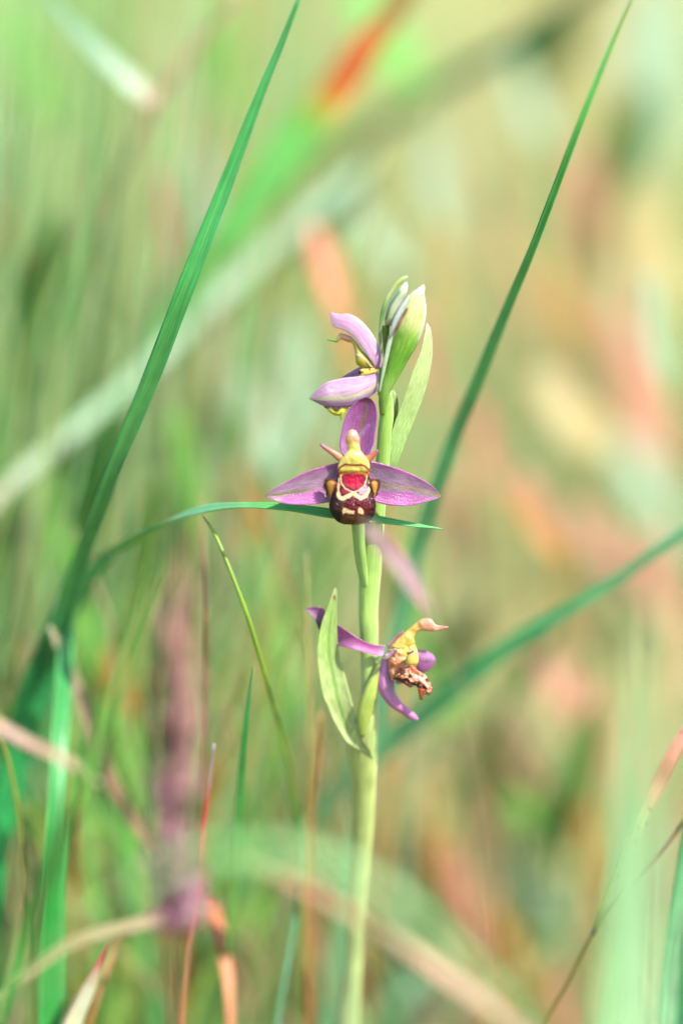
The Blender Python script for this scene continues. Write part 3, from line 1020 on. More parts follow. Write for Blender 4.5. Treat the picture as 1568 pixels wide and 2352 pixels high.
# ---- bracts and buds (crop 2)
loft('bract', [(1282, 578, 0), (1272, 620, -20), (1222, 850, -50), (1132, 1080, -60), (1050, 1330, -60), (960, 1570, -50), (900, 1780, -30), (860, 1960, -10), (845, 2060, 0)],
     [(1282, 578, 0), (1322, 650, 20), (1337, 850, 50), (1312, 1050, 60), (1262, 1250, 60), (1180, 1480, 50), (1080, 1720, 30), (990, 1960, 10), (930, 2080, 0)], C2(0.0015),
     lambda u, v, x, y: mixc(ramp([(0, (240, 244, 206)), (.15, (216, 234, 160)), (.5, (200, 228, 140)), (.8, (176, 216, 120)), (1, (156, 204, 100))], u), (214, 232, 170), 0.5 * (0.5 + 0.5 * math.cos(v * 25)) * 0.5),
     OR, M_BRACT, n=36, m=12, cup=0.25, thick=3, label='tall pale green bract beside the buds')
loft('bract', [(945, 1215), (905, 1290), (890, 1450), (885, 1620), (880, 1800), (872, 1960)], [(945, 1215), (990, 1300), (1002, 1400), (985, 1550), (950, 1700), (905, 1960)], C2(0.0025),
     green_body((190, 220, 130), (150, 205, 100), (220, 232, 150), 2), OR, M_BRACT, n=24, m=10, cup=-0.3, thick=3)

b1 = loft('bud', [(872, 600), (868, 540), (905, 400), (990, 255), (1060, 182), (1078, 174)][::-1], [(945, 610), (985, 545), (1030, 400), (1080, 300), (1096, 215), (1078, 174)][::-1], C2(-0.0005),
          lambda u, v, x, y: (lambda c: mixc(c, (60, 140, 80), 0.65 * (1 - sstep(0, 26, dline(x, y, [(880, 540), (925, 400), (1010, 270)])))))(mixc((230, 238, 200), (214, 228, 160), sstep(350, 620, y)) if v < .8 else (244, 246, 232)),
          OR, M_BRACT, n=26, m=12, front=0.8, back=0.8, label='smaller unopened bud')
loft('ovary', [(838, 598, 0), (842, 700, 0), (850, 820, 0), (858, 920, 0)], [(918, 600, 0), (912, 700, 0), (896, 820, 0), (876, 920, 0)], C2(-0.0002), green_body((120, 150, 30), (130, 170, 60), (150, 180, 60), 3), b1, M_STEM, front=0.9, back=0.9, n=14)
loft('sepal', [(1098, 112), (1030, 130), (960, 190), (900, 285), (850, 390), (822, 500), (812, 620), (806, 720), (820, 850), (840, 920)],
     [(1098, 112), (1088, 140), (1030, 185), (960, 260), (905, 360), (868, 470), (845, 590), (838, 700), (845, 820), (850, 920)], C2(-0.001),
     lambda u, v, x, y: ramp([(0, (244, 246, 220)), (.12, (206, 222, 110)), (.3, (220, 232, 160)), (.5, (110, 170, 90)), (.7, (170, 200, 140)), (1, (190, 214, 160))], u), b1, M_BRACT, n=30, m=8, front=0.5, back=0.2, thick=3)

def bud2(u, v, x, y):
    c = mixc((250, 250, 236), (226, 234, 150), sstep(215, 330, y))
    c = mixc(c, (132, 190, 60), sstep(540, 760, y - (x - 1050) * 0.3))
    c = mixc(c, (100, 172, 40), 0.8 * sstep(760, 900, y) * (1 - sstep(1000, 1200, y)))
    c = mixc(c, (150, 200, 84), sstep(1020, 1240, y))
    c = mixc(c, (190, 216, 120), 0.3 * (0.5 + 0.5 * math.cos(v * 34)) * sstep(650, 800, y))
    return mixc(c, (246, 248, 236), 0.85 * max(sstep(.86, .97, v), 1 - sstep(.06, .2, v)) * (1 - sstep(700, 820, y)))


b2 = loft('bud', [(1246, 198), (1180, 245), (1105, 300), (1010, 420), (950, 550), (922, 690), (902, 800), (880, 910), (852, 1050), (830, 1160), (812, 1260), (808, 1360, 20), (820, 1480, 60)],
          [(1246, 198), (1262, 235), (1256, 290), (1272, 400), (1274, 500), (1244, 650), (1190, 790), (1110, 925), (1030, 1070), (970, 1170), (925, 1250), (900, 1360, 20), (880, 1480, 60)], C2(-0.0016),
          bud2, OR, M_BRACT, n=60, m=18, front=0.8, back=0.8, label='larger unopened bud with white tip and brown slit')
loft('slit', [(1080, 422), (1050, 480), (1010, 560), (970, 640), (936, 712)], [(1102, 430), (1070, 500), (1026, 580), (984, 655), (946, 706)], C2(-0.0047),
     lambda u, v, x, y: mixc((190, 120, 90), (120, 60, 50), 0.5 + 0.5 * math.sin(u * 11)), b2, M_COLUMN, n=16, m=6, front=0.6, back=0.3, thick=1,)
loft('sepal', [(1105, 300), (1040, 385), (985, 470), (945, 560), (925, 660), (915, 730)], [(1108, 330), (1078, 410), (1040, 490), (1000, 580), (960, 670), (925, 738)], C2(-0.0040),
     lambda u, v, x, y: mixc((236, 242, 236), (214, 230, 216), u), b2, M_BRACT, n=20, m=8, front=0.35, back=0.2, thick=3)
loft('bract', [(905, 700), (884, 800), (862, 910), (838, 1050), (820, 1160), (804, 1260)], [(950, 700), (930, 800), (905, 910), (872, 1050), (846, 1160), (826, 1260)], C2(-0.0032),
     lambda u, v, x, y: mixc((214, 228, 200), (170, 204, 140), u), OR, M_BRACT, n=24, m=8, front=0.4, back=0.6, thick=3)


# ---- sepal pigments
def sepal_col(body, edge, vein, low=None, vein_w=0.05, vein_v=0.5, pale=(222, 196, 222), wht=0.0):
    def f(u, v, x, y):
        c = mixc(body, edge, sstep(.35, .95, abs(v * 2 - 1)))
        if low:
            c = mixc(c, low, sstep(vein_v + .02, vein_v + .2, v) * 0.8)
        for kk in (-.3, -.16, .17, .31):
            c = mixc(c, pale, 0.28 * (1 - sstep(0.0, 0.05, abs(v - vein_v - kk))))
        c = mixc(c, vein, 0.85 * (1 - sstep(vein_w * .3, vein_w, abs(v - vein_v - 0.03 * math.sin(u * 7)))))
        if wht:
            c = mixc(c, (240, 232, 240), wht * sstep(.9, 1, abs(v * 2 - 1)))
        return c
    return f


# ---- upper flower (crop 2), seen from the side
fu = loft('flower', [(812, 1010, 10), (805, 1100, 8), (800, 1200, 6), (800, 1290, 4)], [(868, 1000, 10), (852, 1100, 8), (850, 1200, 6), (850, 1290, 4)], C2(-0.001), green_body((150, 200, 110), (110, 180, 60), (190, 220, 150), 2), OR, M_STEM, front=0.9, back=0.9, n=14, label='upper flower turned sideways')
loft('sepal', [(848, 1020, 0), (842, 900, -8), (805, 790, -14), (745, 680, -20), (670, 590, -24), (590, 522, -26), (500, 486, -26), (420, 492, -24), (330, 472, -20)],
     [(790, 1030, -20), (745, 965, -60), (690, 885, -80), (635, 800, -86), (565, 715, -84), (475, 655, -76), (392, 626, -60), (352, 598, -40), (330, 472, -20)], C2(-0.0014),
     sepal_col((214, 160, 200), (224, 184, 210), (200, 116, 172), None, 0.05, 0.55, wht=0.9), fu, M_SEPAL, n=36, m=14, cup=-0.25, thick=3, wob=0.03, label='hooded dorsal sepal of the upper flower')
loft('sepal', [(812, 1055, -20), (720, 1078, -50), (600, 1102, -80), (450, 1120, -100), (300, 1160, -110), (200, 1240, -110), (128, 1322, -100)],
     [(806, 1240, -20), (720, 1305, -50), (620, 1370, -80), (520, 1410, -95), (400, 1416, -105), (280, 1396, -108), (128, 1322, -100)], C2(-0.0014),
     lambda u, v, x, y: (lambda c: mixc(c, (196, 160, 196), 0.5 * sstep(.72, .8, v)))(sepal_col((216, 166, 200), (208, 148, 192), (232, 236, 186), None, 0.13, 0.66, pale=(252, 240, 248), wht=0.8)(u, v, x, y)), fu, M_SEPAL, n=34, m=16, cup=-0.4, thick=3, wob=0.03, label='near lateral sepal of the upper flower')
loft('sepal', [(640, 1000, 90), (590, 1025, 110), (520, 1065, 125), (440, 1115, 130)], [(700, 1100, 60), (620, 1110, 95), (540, 1118, 120), (440, 1115, 130)], C2(0.0),
     sepal_col((200, 150, 200), (214, 170, 210), (190, 140, 190)), fu, M_SEPAL, n=18, m=8, thick=3)


def upcol(u, v, x, y):
    c = ramp([(0, (120, 175, 40)), (.14, (130, 185, 60)), (.2, (226, 190, 140)), (.32, (240, 176, 130)), (.45, (236, 200, 90)), (.7, (216, 200, 60)), (.85, (206, 190, 70)), (1, (150, 120, 40))], u)
    return c


loft('column', [(308, 740), (345, 735), (395, 735), (412, 690), (440, 680), (490, 690), (550, 715), (610, 780), (650, 840), (710, 900), (770, 980), (800, 1020)],
     [(308, 752), (350, 758), (400, 770), (430, 745), (450, 740), (500, 765), (545, 775), (575, 850), (580, 930), (600, 990), (690, 1030), (790, 1050)], C2(-0.0015),
     upcol, fu, M_COLUMN, n=44, m=10, front=0.9, back=0.9, thick=2, label='yellow column with green beak')
loft('petal', [(585, 880, -30), (620, 885, -36), (680, 935, -36), (730, 990, -30), (760, 1015, -20)], [(590, 905, -30), (625, 920, -36), (675, 960, -36), (715, 1010, -30), (740, 1030, -20)], C2(-0.0018), lambda u, v, x, y: mixc((236, 226, 232), (170, 150, 70), u), fu, M_SEPAL, n=14, m=6, front=0.6, back=0.4)
loft('lip', [(612, 1050, 0), (640, 1030, -8), (700, 1025, -12), (760, 1020, -8), (800, 1030, 0)], [(608, 1090, 0), (640, 1105, -8), (700, 1095, -12), (760, 1075, -8), (800, 1065, 0)], C2(-0.002),
     lambda u, v, x, y: (40, 24, 20) if math.hypot(x - 622, y - 1065) < 20 else ((170, 60, 30) if math.hypot(x - 720, y - 1035) < 13 or math.hypot(x - 775, y - 1030) < 14 or math.hypot(x - 650, y - 1060) < 12 else (216, 190, 90)), fu, M_LIP, n=30, m=14, front=0.8, back=0.8)
loft('lip_lobe', [(268, 1396, 0), (330, 1390, 0), (400, 1396, 0), (450, 1390, 0), (510, 1396, 0), (560, 1380, 0)], [(300, 1425, 0), (350, 1470, -6), (400, 1488, -8), (440, 1480, -8), (475, 1440, -6), (540, 1415, 0)], C2(-0.0032),
     lambda u, v, x, y: mixc((56, 36, 22), (206, 206, 60), sstep(.35, .6, v + 0.12 * math.sin(x * .06))), fu, M_LIP, n=26, m=10, front=0.6, back=0.6)
loft('lip_appendage', [(428, 1450, -4), (430, 1490, -6), (436, 1526, -8)], [(488, 1440, -4), (470, 1490, -6), (450, 1534, -8)], C2(-0.0034), lambda u, v, x, y: (196, 196, 50), fu, M_COLUMN, n=10, m=6, front=0.6, back=0.6)

# ---- the front flower (crop 1), facing the viewer
OVL = [(838, 1390, 24), (828, 1345, 4), (816, 1290, -6), (810, 1240, -14), (806, 1190, -24), (806, 1140, -34), (808, 1090, -44), (800, 1060, -56)]
OVR = [(848, 1390, 20), (846, 1345, -4), (842, 1290, -18), (838, 1240, -26), (838, 1190, -36), (836, 1140, -46), (834, 1090, -56), (826, 1060, -66)]
ff = loft('flower', OVL, OVR, CF(-0.0008), green_body((170, 208, 106), (140, 196, 90), (196, 222, 140), 3), OR, M_STEM, front=0.9, back=0.9, n=26, label='open front flower shaped like a bee')
loft('sepal', [(690, 1306, 30), (610, 1335, 40), (540, 1395, 42), (490, 1480, 42), (455, 1600, 36), (432, 1720, 26), (428, 1800, 14), (455, 1870, 0), (500, 1935, -20)],
     [(690, 1306, 30), (745, 1328, 40), (782, 1390, 42), (797, 1480, 42), (788, 1580, 36), (776, 1680, 26), (762, 1780, 14), (730, 1850, 0), (690, 1920, -20)], C2(-0.0046),
     lambda u, v, x, y: (lambda c: mixc(c, (198, 140, 206), 0.8 * (1 - sstep(8, 22, dline(x, y, [(625, 1690), (690, 1600), (720, 1575)])))))(sepal_col((160, 78, 140), (176, 96, 170), (130, 116, 40), None, 0.06, 0.58, pale=(176, 100, 160))(u, v, x, y)),  # darker purple carries shade, pale streak a fleck of sun, both in the colour
     ff, M_SEPAL, n=30, m=18, cup=0.3, thick=3, wob=0.02, label='upright dorsal sepal in shade')


def lat_left(u, v, x, y):
    c = mixc((190, 148, 178), (206, 118, 186), sstep(.55, .95, 1 - v * 2 if v < .5 else 0))
    vein = [(72, 694), (150, 682), (230, 670), (330, 655), (400, 640), (470, 620)]
    d = dline(x, y, vein)
    below = y > np.interp(x, [p[0] for p in vein], [p[1] for p in vein])
    if below:
        c = mixc(c, (216, 110, 192), sstep(0, 45, d) * (1 - sstep(480, 560, x)))
    c = mixc(c, (205, 175, 205), 0.3 * (1 - sstep(0, 14, abs(y - (560 + (600 - x) * .12)))))
    c = mixc(c, (130, 130, 50), 0.9 * (1 - sstep(4, 14, d)) * (1 - sstep(360, 500, x)))
    c = mixc(c, (150, 90, 130), 0.7 * (1 - sstep(72, 120, x)))
    c = mixc(c, (236, 190, 170), 0.8 * (1 - sstep(8, 22, math.hypot((x - 170) * .5, y - 718))))
    return c


def lat_right(u, v, x, y):
    vein = [(960, 590), (1050, 615), (1130, 625), (1220, 632), (1290, 655), (1380, 672), (1450, 690)]
    c = mixc((192, 152, 180), (210, 112, 192), sstep(.6, .98, 1 - v * 2 if v < .5 else 0))
    d = dline(x, y, vein)
    yy = np.interp(x, [p[0] for p in vein], [p[1] for p in vein])
    lowline = np.interp(x, [940, 1020, 1120, 1200, 1260, 1330, 1450], [640, 650, 660, 645, 680, 696, 700])
    if y > yy:
        c = mixc(c, (186, 150, 180), 0.4)
    if y > lowline:
        c = mixc(c, (222, 120, 200), sstep(0, 14, y - lowline))
    c = mixc(c, (196, 176, 96), 0.85 * (1 - sstep(4, 13, d)))
    c = mixc(c, (214, 150, 90), 0.8 * sstep(1425, 1450, x))
    return c


loft('sepal', [(690, 425, 20), (640, 430, 14), (540, 455, 0), (420, 490, -16), (300, 545, -26), (180, 610, -34), (110, 652, -38), (70, 694, -40)],
     [(660, 735, 20), (580, 740, 14), (530, 746, 0), (430, 758, -16), (300, 758, -26), (200, 744, -34), (130, 718, -38), (70, 694, -40)], C1(-0.0056),
     lat_left, ff, M_SEPAL, n=44, m=26, cup=0.2, thick=3.5, wob=0.03, seed=3, label='lateral sepal spread opposite the stem')
loft('sepal', [(850, 425, 20), (905, 420, 14), (1000, 440, 0), (1100, 470, -14), (1200, 510, -24), (1300, 560, -30), (1390, 620, -34), (1430, 665, -36), (1452, 695, -36)],
     [(860, 715, 20), (930, 735, 14), (1000, 756, 0), (1080, 768, -14), (1160, 770, -24), (1250, 760, -30), (1340, 735, -34), (1410, 714, -36), (1452, 695, -36)], C1(-0.0056),
     lat_right, ff, M_SEPAL, n=44, m=26, cup=0.2, thick=3.5, wob=0.03, seed=5, label='lateral sepal spread before the stem')
loft('petal', [(505, 276, -34), (545, 296, -28), (600, 325, -18), (660, 355, -8), (700, 380, 0)], [(500, 292, -34), (530, 325, -28), (580, 362, -18), (640, 415, -8), (690, 440, 0)], C1(-0.0062),
     lambda u, v, x, y: ramp([(0, (150, 70, 150)), (.12, (190, 90, 130)), (.35, (222, 130, 110)), (.7, (226, 150, 110)), (1, (240, 180, 90))], u), ff, M_COLUMN, n=18, m=8, front=0.6, back=0.5)
loft('petal', [(950, 326, -26), (915, 350, -20), (875, 368, -8), (840, 380, 0)], [(962, 338, -26), (940, 375, -20), (905, 415, -8), (870, 450, 0)], C1(-0.0062),
     lambda u, v, x, y: ramp([(0, (170, 80, 160)), (.15, (200, 90, 120)), (.4, (230, 120, 100)), (1, (240, 180, 90))], u), ff, M_COLUMN, n=14, m=8, front=0.6, back=0.5)

WAVE = [(640, 488), (665, 462), (700, 441), (740, 448), (775, 450), (830, 447), (860, 462), (890, 490)]


def column_col(u, v, x, y):
    c = (255, 238, 120)
    if y < 290:
        edge = 283 - 12 * math.cos((x - 760) * .05)
        c = mixc((232, 176, 130), c, sstep(edge - 14, edge + 6, y))
        c = mixc(c, (240, 180, 70), 0.9 * (1 - sstep(2, 9, abs(math.hypot(x - 722, (y - 250) * .75) - 20))))
        c = mixc(c, (216, 150, 120), 0.6 * (1 - sstep(0, 40, math.hypot(x - 770, y - 235))))
    c = mixc(c, (160, 24, 30), 0.97 * (1 - sstep(5, 11, dline(x, y, WAVE))))
    if y > 485:
        c = mixc(c, (226, 150, 50), sstep(485, 515, y))
    c = mixc(c, (120, 90, 30), 0.8 * (1 - sstep(2, 6, math.hypot(x - 698, y - 396))))
    return c


loft('column', [(752, 166, -16), (722, 182, -18), (704, 225, -20), (704, 262, -20), (716, 300, -18), (718, 332, -16), (692, 372, -14), (660, 415, -14), (642, 462, -16), (640, 492, -14), (670, 512, -4)],
     [(752, 166, -16), (786, 184, -18), (806, 225, -20), (813, 262, -20), (812, 305, -18), (822, 342, -16), (862, 388, -14), (886, 428, -14), (892, 470, -16), (890, 496, -14), (860, 514, -4)], C1(-0.0068),
     column_col, ff, M_COLUMN, n=80, m=40, front=lambda u: 0.62 - 0.5 * sstep(.5, .95, u), back=0.5, lump=5, lump_s=0.02, seed=2, thick=2, label='yellow beaked column with dark red wavy line')

SPEC = [(680, 526), (730, 512), (800, 516), (852, 538), (844, 602), (806, 636), (766, 642), (718, 626), (684, 592)]
INNER = [(664, 530), (668, 590), (700, 632), (745, 655), (768, 662), (812, 642), (848, 612), (866, 560), (868, 530)]
OUTER = [(650, 555), (644, 620), (648, 690), (664, 708), (700, 704), (738, 682), (766, 668), (792, 690), (822, 705), (858, 690), (880, 650), (890, 600), (888, 575)]
LOBE_M = [(690, 640), (720, 645), (726, 665), (700, 678), (674, 665), (668, 635)]
LOBE_P = [(800, 655), (850, 620), (868, 590), (874, 640), (845, 680), (808, 680)]
SPOT1 = [(676, 800), (690, 782), (715, 790), (740, 804), (772, 808), (768, 834), (735, 832), (700, 822), (680, 834)]
SPOT2 = [(800, 822), (798, 795), (812, 778), (832, 790), (842, 815), (838, 838), (818, 830)]
rd = random.Random(8)
DOTS = [(rd.uniform(615, 910), rd.uniform(690, 790), rd.uniform(2, 5)) for _ in range(34)]


def lip_col(u, v, x, y):
    c = (88, 0, 14)
    c = mixc(c, (48, 0, 8), sstep(.25, .48, abs(v - .5)))
    # lower apex: brown centre between near-black flanks
    cen = 1 - sstep(70, 120, abs(x - 765 + (y - 850) * 0.25))
    low = sstep(735, 775, y + 0.25 * abs(x - 800)) if x < 690 else sstep(800, 850, y)
    c = mixc(c, mixc((24, 8, 6), (92, 56, 28), cen), low)
    if x < 690 and y > 725:
        c = mixc(c, (120, 80, 50), 0.35 * (1 - sstep(30, 75, math.hypot(x - 655, y - 765))))  # grey-brown reflection on the left flank, put into the colour
    # yellow throat
    top = 1 - sstep(520, 552, y + (12 if abs(x - 765) < 80 else 0))
    c = mixc(c, mixc((244, 206, 80), (206, 120, 40), sstep(490, 512, y)), top)
    c = mixc(c, (150, 40, 30), 0.9 * (1 - sstep(3, 9, dline(x, y, [(645, 530), (668, 505), (684, 492)]))))
    c = mixc(c, (150, 40, 30), 0.9 * (1 - sstep(3, 9, dline(x, y, [(888, 530), (868, 508), (846, 492)]))))
    c = mixc(c, (70, 30, 20), 0.9 * (1 - sstep(5, 10, math.hypot(x - 683, y - 500)))) 
    c = mixc(c, (70, 30, 20), 0.9 * (1 - sstep(5, 10, math.hypot(x - 848, y - 498))))
    c = mixc(c, (206, 150, 186), 0.95 * (1 - sstep(-6, 4, sdpoly(x, y, LOBE_P))))
    c = mixc(c, (238, 208, 150), 0.95 * (1 - sstep(6, 13, dline(x, y, OUTER) - 7 * sstep(640, 690, y) + 3 * math.sin(x * .09) * math.sin(y * .08))))
    c = mixc(c, (240, 214, 160), 0.9 * (1 - sstep(3, 9, dline(x, y, INNER))))
    c = mixc(c, (150, 24, 60), 0.9 * (1 - sstep(-5, 3, sdpoly(x, y, LOBE_M))))
    s = sdpoly(x, y, SPEC)
    c = mixc(c, mixc((200, 4, 60), (130, 0, 36), sstep(-60, 0, s) * .6), 1 - sstep(-4, 3, s))
    c = mixc(c, (236, 204, 150), 0.95 * (1 - sstep(-4, 5, sdpoly(x, y, SPOT1))))
    c = mixc(c, (240, 210, 160), 0.95 * (1 - sstep(-4, 5, sdpoly(x, y, SPOT2))))
    for dx, dy, rr in DOTS:
        if abs(x - dx) < 9 and abs(y - dy) < 9:
            c = mixc(c, (232, 186, 196), 0.9 * (1 - sstep(rr * .5, rr, math.hypot(x - dx, y - dy))))
    return c


loft('lip', [(700, 478, -26), (652, 492, -24), (640, 540, -22), (628, 590, -22), (600, 640, -24), (588, 700, -28), (574, 760, -30), (580, 810, -28), (606, 858, -22), (640, 893, -14), (690, 914, -6)],
     [(830, 478, -26), (880, 492, -24), (890, 540, -22), (894, 590, -22), (914, 640, -24), (924, 700, -28), (938, 760, -30), (932, 820, -28), (910, 868, -22), (870, 900, -14), (800, 916, -6)], C1(-0.0062),
     lip_col, ff, M_LIP, n=170, m=110, front=lambda u: 0.22 + 0.2 * sstep(.2, .6, u), back=0.3, lump=5, lump_s=0.025, seed=4, thick=2, label='velvety maroon lip with cream bordered crimson patch')


def side_col(u, v, x, y):
    c = mixc((206, 160, 70), (110, 50, 24), sstep(.3, .85, abs(2 * v - 1)))
    return mixc(c, (120, 60, 30), 0.7 * max(1 - sstep(.0, .2, u), 0.5 * (0.5 + 0.5 * math.sin(x * .35 + y * .2))))


for nm, A, B in (('lip_lobe', [(560, 566, -14), (536, 590, -10), (540, 630, -8), (560, 668, -8), (582, 705, -10)], [(612, 568, -30), (636, 590, -36), (622, 630, -34), (604, 668, -28), (590, 705, -14)]),
                 ('lip_lobe', [(908, 568, -30), (888, 590, -36), (900, 630, -34), (916, 668, -28), (930, 702, -14)], [(955, 572, -14), (968, 598, -10), (962, 635, -8), (948, 672, -8), (936, 704, -10)])):
    loft(nm, A, B, C1(-0.0064), side_col, ff, M_LIP, n=20, m=12, front=0.5, back=0.4)
# bristly hairs on the two side lobes
for sx, x0, x1 in ((-1, 536, 625), (1, 890, 966)):
    vs, fs, cs = [], [], []
    rh = random.Random(6 + sx)
    for k in range(300):
        t = rh.random()
        if rh.random() < 0.35:
            bx, by = x0 + (x1 - x0) * t, 570 + rh.uniform(-3, 8)
            tx, ty = bx + rh.uniform(-10, 10), by - rh.uniform(10, 26)
        elif rh.random() < 0.4:
            by = 640 + 190 * t
            edge = float(np.interp(by, [640, 700, 760, 810, 830], [600, 588, 574, 580, 590] if sx < 0 else [914, 924, 938, 934, 928]))
            bx = edge - sx * rh.uniform(0, 10)
            tx, ty = bx + sx * rh.uniform(8, 20), by + rh.uniform(-4, 14)
        else:
            by = 575 + 115 * t
            bx = (540 + 35 * max(t - .4, 0) + rh.uniform(-2, 8)) if sx < 0 else (963 - 26 * max(t - .3, 0) + rh.uniform(-8, 2))
            tx, ty = bx + sx * rh.uniform(10, 26), by - rh.uniform(-4, 14)
        d = rh.uniform(-26, -10)
        cv = C1(-0.0066)
        b = len(vs)
        vs += [W(*cv((bx - 1.6, by, d))) - ORG, W(*cv((bx + 1.6, by, d))) - ORG, W(*cv((bx, by + 1.5, d + 2.5))) - ORG, W(*cv((tx, ty, d - rh.uniform(0, 8)))) - ORG]
        fs += [(b, b + 1, b + 3), (b + 1, b + 2, b + 3), (b + 2, b, b + 3)]
        cs += [lin((110, 56, 30))] * 3 + [lin((190, 126, 80))]
    me = new_mesh('lip_hairs', vs, fs, cs, None, M_STUFF, smooth=False)
    tag(link('lip_hairs', me, ff), kind='stuff')

# ---- lower flower (crop 3), half withered
fl = loft('flower', [(780, 770, -20), (740, 860, -26), (660, 1010, -30), (590, 1180, -22), (566, 1330, -4), (590, 1500, 30)], [(830, 820, -16), (800, 920, -18), (772, 1040, -20), (740, 1180, -16), (690, 1340, -2), (640, 1500, 30)], C3(-0.0018),
          green_body((186, 206, 90), (180, 206, 90), (206, 220, 120), 3), OR, M_STEM, n=24, m=16, front=0.7, back=0.7, label='lower flower, half withered and turned aside')
loft('bract', [(368, 100, 0), (350, 130, -5), (310, 250, -25), (245, 420, -50), (205, 600, -60), (196, 750, -60), (216, 950, -50), (252, 1130, -30), (300, 1230), (350, 1350), (420, 1470), (480, 1560)],
     [(368, 100, 0), (382, 150, 5), (380, 400, 30), (396, 700, 40), (450, 900, 30), (508, 1120, 10), (550, 1290), (556, 1380), (580, 1470), (640, 1560), (700, 1640), (720, 1720)], C3(-0.0012),
     lambda u, v, x, y: mixc(mixc(mixc((226, 234, 176), (190, 220, 126), sstep(0, .12, u)), (208, 226, 148), sstep(.3, .6, u)),
                             (120, 180, 60), 0.75 * (1 - sstep(.0, .10, abs(v - .52))) * sstep(.05, .2, u) * (1 - sstep(.8, .95, u)) + 0.3 * (0.5 + 0.5 * math.cos(v * 22)) * .5) if math.hypot(x - 356, y - 200) > 14 else (160, 90, 40),
     OR, M_BRACT, n=46, m=16, cup=0.3, thick=3, wob=0.02, label='lone pale green bract by the lower flower')
loft('sepal', [(835, 650, -10), (720, 640, -40), (600, 592, -40), (490, 520, 10), (380, 448, 110), (300, 360, 130), (260, 312, 132), (215, 288, 134), (140, 289, 136), (82, 310, 138)],
     [(815, 755, -10), (700, 732, -50), (560, 690, -50), (450, 664, 10), (360, 640, 110), (270, 580, 126), (212, 500, 130), (180, 420, 132), (140, 365, 134), (82, 310, 138)], C3(-0.0022),
     lambda u, v, x, y: mixc(mixc(mixc((232, 116, 196), (200, 140, 176), sstep(.5, .75, v) * (1 - sstep(.75, .9, v))), (150, 110, 150), 0.75 * (1 - sstep(200, 280, x))), (236, 220, 236), sstep(730, 830, x) * .8), fl, M_SEPAL, n=36, m=14, cup=0.35, thick=3.5, label='narrow sepal reaching back across the stem')
loft('sepal', [(800, 770, -10), (768, 880, -20), (764, 1030, -30), (800, 1130, -40), (880, 1222, -50), (980, 1282, -56), (1060, 1338, -60), (1112, 1354, -60), (1140, 1340, -60)],
     [(900, 800, -16), (912, 900, -26), (918, 1010, -36), (926, 1090, -44), (990, 1182, -52), (1050, 1235, -58), (1100, 1280, -60), (1132, 1312, -60), (1140, 1340, -60)], C3(-0.0022),
     lambda u, v, x, y: mixc(mixc((238, 140, 208), (248, 184, 226), 1 - sstep(0, .12, abs(v - .38))), (176, 150, 180), 0.8 * sstep(.5, .7, v) * (1 - sstep(.45, .6, u))), fl, M_SEPAL, n=34, m=16, cup=-0.4, thick=3.5, wob=0.05, label='curled sepal hanging down')
loft('sepal', [(1105, 690, 10), (1170, 692, 14), (1240, 712, 18), (1290, 752, 20), (1306, 800, 22)], [(1100, 840, 10), (1140, 888, 14), (1180, 902, 18), (1250, 872, 20), (1306, 800, 22)], C3(-0.001),
     sepal_col((186, 108, 170), (204, 120, 186), (150, 86, 146), None, 0.08, 0.45), fl, M_SEPAL, n=18, m=14, cup=-0.25, thick=3.5)
loft('sepal', [(925, 985, 0), (960, 978, 0), (1000, 985, 0)], [(930, 1004, 0), (965, 1014, 0), (1000, 998, 0)], C3(-0.001), lambda u, v, x, y: (190, 140, 190), fl, M_SEPAL, n=8, m=6)
loft('petal', [(1004, 510, 0), (960, 530, 0), (900, 590, 0), (850, 640, 0)], [(1000, 530, 0), (965, 575, 0), (910, 630, 0), (860, 680, 0)], C3(-0.0022), lambda u, v, x, y: mixc((206, 110, 140), (226, 170, 170), u), fl, M_SEPAL, n=12, m=6, front=.4, back=.4)
loft('petal', [(944, 684, 0), (910, 690, 0), (865, 715, 0), (830, 730, 0)], [(940, 706, 0), (910, 735, 0), (870, 775, 0), (830, 790, 0)], C3(-0.0048), lambda u, v, x, y: mixc((160, 80, 150), (236, 200, 200), u), fl, M_SEPAL, n=12, m=6, front=.4, back=.4)
loft('petal', [(1040, 735, 0), (1060, 712, 0), (1096, 690, 0)], [(1052, 752, 0), (1080, 745, 0), (1098, 702, 0)], C3(-0.0058), lambda u, v, x, y: (150, 70, 150), fl, M_SEPAL, n=10, m=6, front=.4, back=.4)
loft('column', [(1420, 474, -10), (1350, 464, -10), (1300, 452, -10), (1262, 404, -8), (1210, 392, -6), (1150, 412, -4), (1100, 452, -2), (1045, 498, 0), (985, 550, 0), (925, 610, 0), (880, 660, 0)],
     [(1416, 492, -10), (1350, 502, -10), (1300, 516, -10), (1240, 518, -8), (1190, 512, -6), (1150, 516, -4), (1118, 540, -2), (1100, 580, 0), (1110, 625, 0), (1080, 660, 0), (1000, 700, 0)], C3(-0.0036),
     lambda u, v, x, y: ramp([(0, (252, 140, 120)), (.2, (252, 176, 150)), (.4, (250, 184, 140)), (.52, (236, 190, 96)), (.7, (236, 200, 84)), (1, (240, 214, 100))], u), fl, M_COLUMN, n=40, m=14, front=.6, back=.6, lump=10, lump_s=0.02, seed=12)


def lowbody(u, v, x, y):
    c = mixc((254, 216, 104), (252, 172, 112), sstep(680, 820, y + (x - 1000) * -0.7))
    n = math.sin(x * .043 + 1.3 * math.sin(y * .031)) * math.sin(y * .051 + x * .017)
    c = mixc(c, (206, 90, 50), 0.7 * sstep(.55, .85, n) * sstep(740, 820, y))
    c = mixc(c, (226, 80, 70), 0.8 * (1 - sstep(8, 20, math.hypot(x - 925, y - 795))))
    c = mixc(c, (190, 70, 40), 0.85 * (1 - sstep(14, 36, math.hypot((x - 970) * .7, y - 890))))
    return c


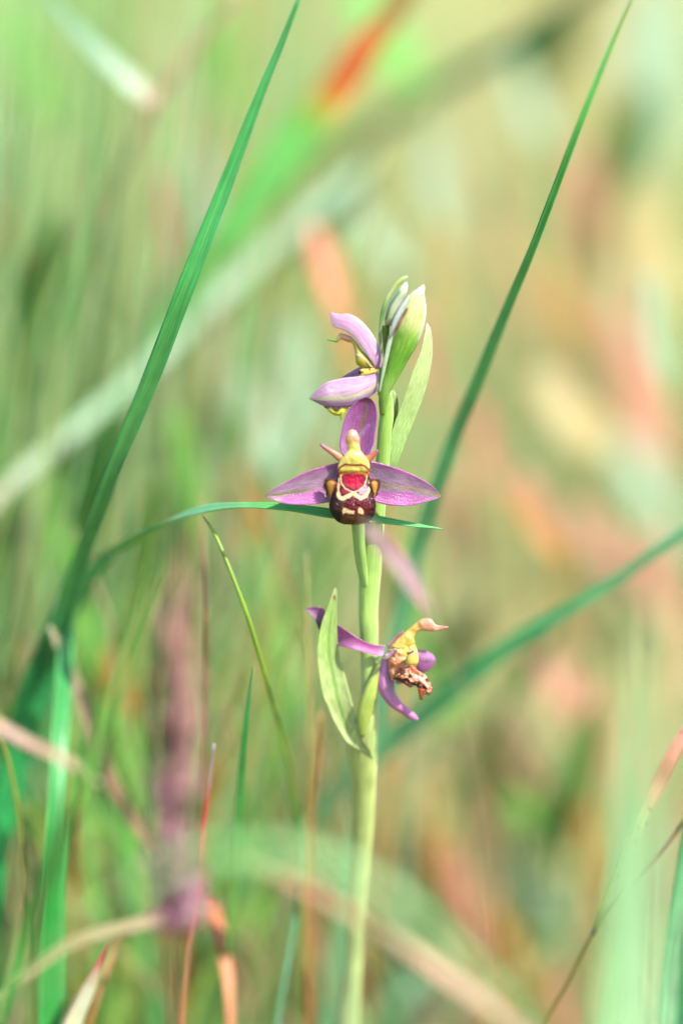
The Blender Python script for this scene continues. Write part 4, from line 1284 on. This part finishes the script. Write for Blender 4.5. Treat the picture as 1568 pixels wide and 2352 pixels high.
loft('throat', [(860, 690, 0), (850, 760, -8), (862, 840, -14), (872, 920, -16), (884, 975, -10)], [(1110, 640, 0), (1136, 720, -10), (1140, 800, -16), (1100, 880, -16), (1010, 985, -10)], C3(-0.0034), lowbody, fl, M_COLUMN, n=40, m=34, front=0.4, back=0.5, lump=20, lump_s=0.018, seed=7)
loft('throat_lobe', [(1030, 745, 0), (1020, 790, -4), (1030, 830, -6), (1060, 835, -4)], [(1130, 700, 0), (1142, 760, -4), (1138, 810, -6), (1110, 840, -4)], C3(-0.0058), lambda u, v, x, y: (246, 216, 100), fl, M_COLUMN, n=16, m=10, front=.6, back=.5)


def lowlip(u, v, x, y):
    n = math.sin(x * .061 + 2 * math.sin(y * .04)) + math.sin(y * .07 - x * .023)
    c = mixc((250, 166, 130), (100, 56, 34), sstep(-.2, .8, n + (v - .35) * 1.6))
    c = mixc(c, (60, 70, 40), 0.6 * sstep(.6, 1.2, math.sin(x * .05 + y * .02)) * sstep(.3, .6, u))
    c = mixc(c, (246, 214, 190), 0.85 * (1 - sstep(8, 20, dline(x, y, [(1040, 870), (1090, 925), (1160, 950), (1200, 990)]))))
    c = mixc(c, (200, 60, 30), 0.8 * (1 - sstep(8, 24, dline(x, y, [(1060, 860), (1110, 890), (1140, 915)]))))
    return c


loft('lip', [(1030, 850, 0), (1080, 845, -8), (1130, 880, -14), (1195, 915, -18), (1235, 970, -18), (1262, 1020, -16), (1266, 1075, -12), (1250, 1110, -6)],
     [(900, 960, 0), (960, 985, -8), (1010, 1010, -12), (1060, 1045, -16), (1110, 1025, -18), (1140, 1060, -16), (1165, 1100, -12), (1215, 1108, -6)], C3(-0.0052), lowlip, fl, M_LIP, n=44, m=34, front=0.4, back=0.45, wob=0.18, lump=22, lump_s=0.03, seed=9, label='shrivelled brown and salmon lip')
loft('lip_appendage', [(1135, 1050, 0), (1142, 1100, 0), (1150, 1155, 0)], [(1215, 1060, 0), (1195, 1105, 0), (1178, 1156, 0)], C3(-0.0056), lambda u, v, x, y: mixc((206, 90, 60), (110, 70, 30), u), fl, M_LIP, n=12, m=8, front=.6, back=.5)
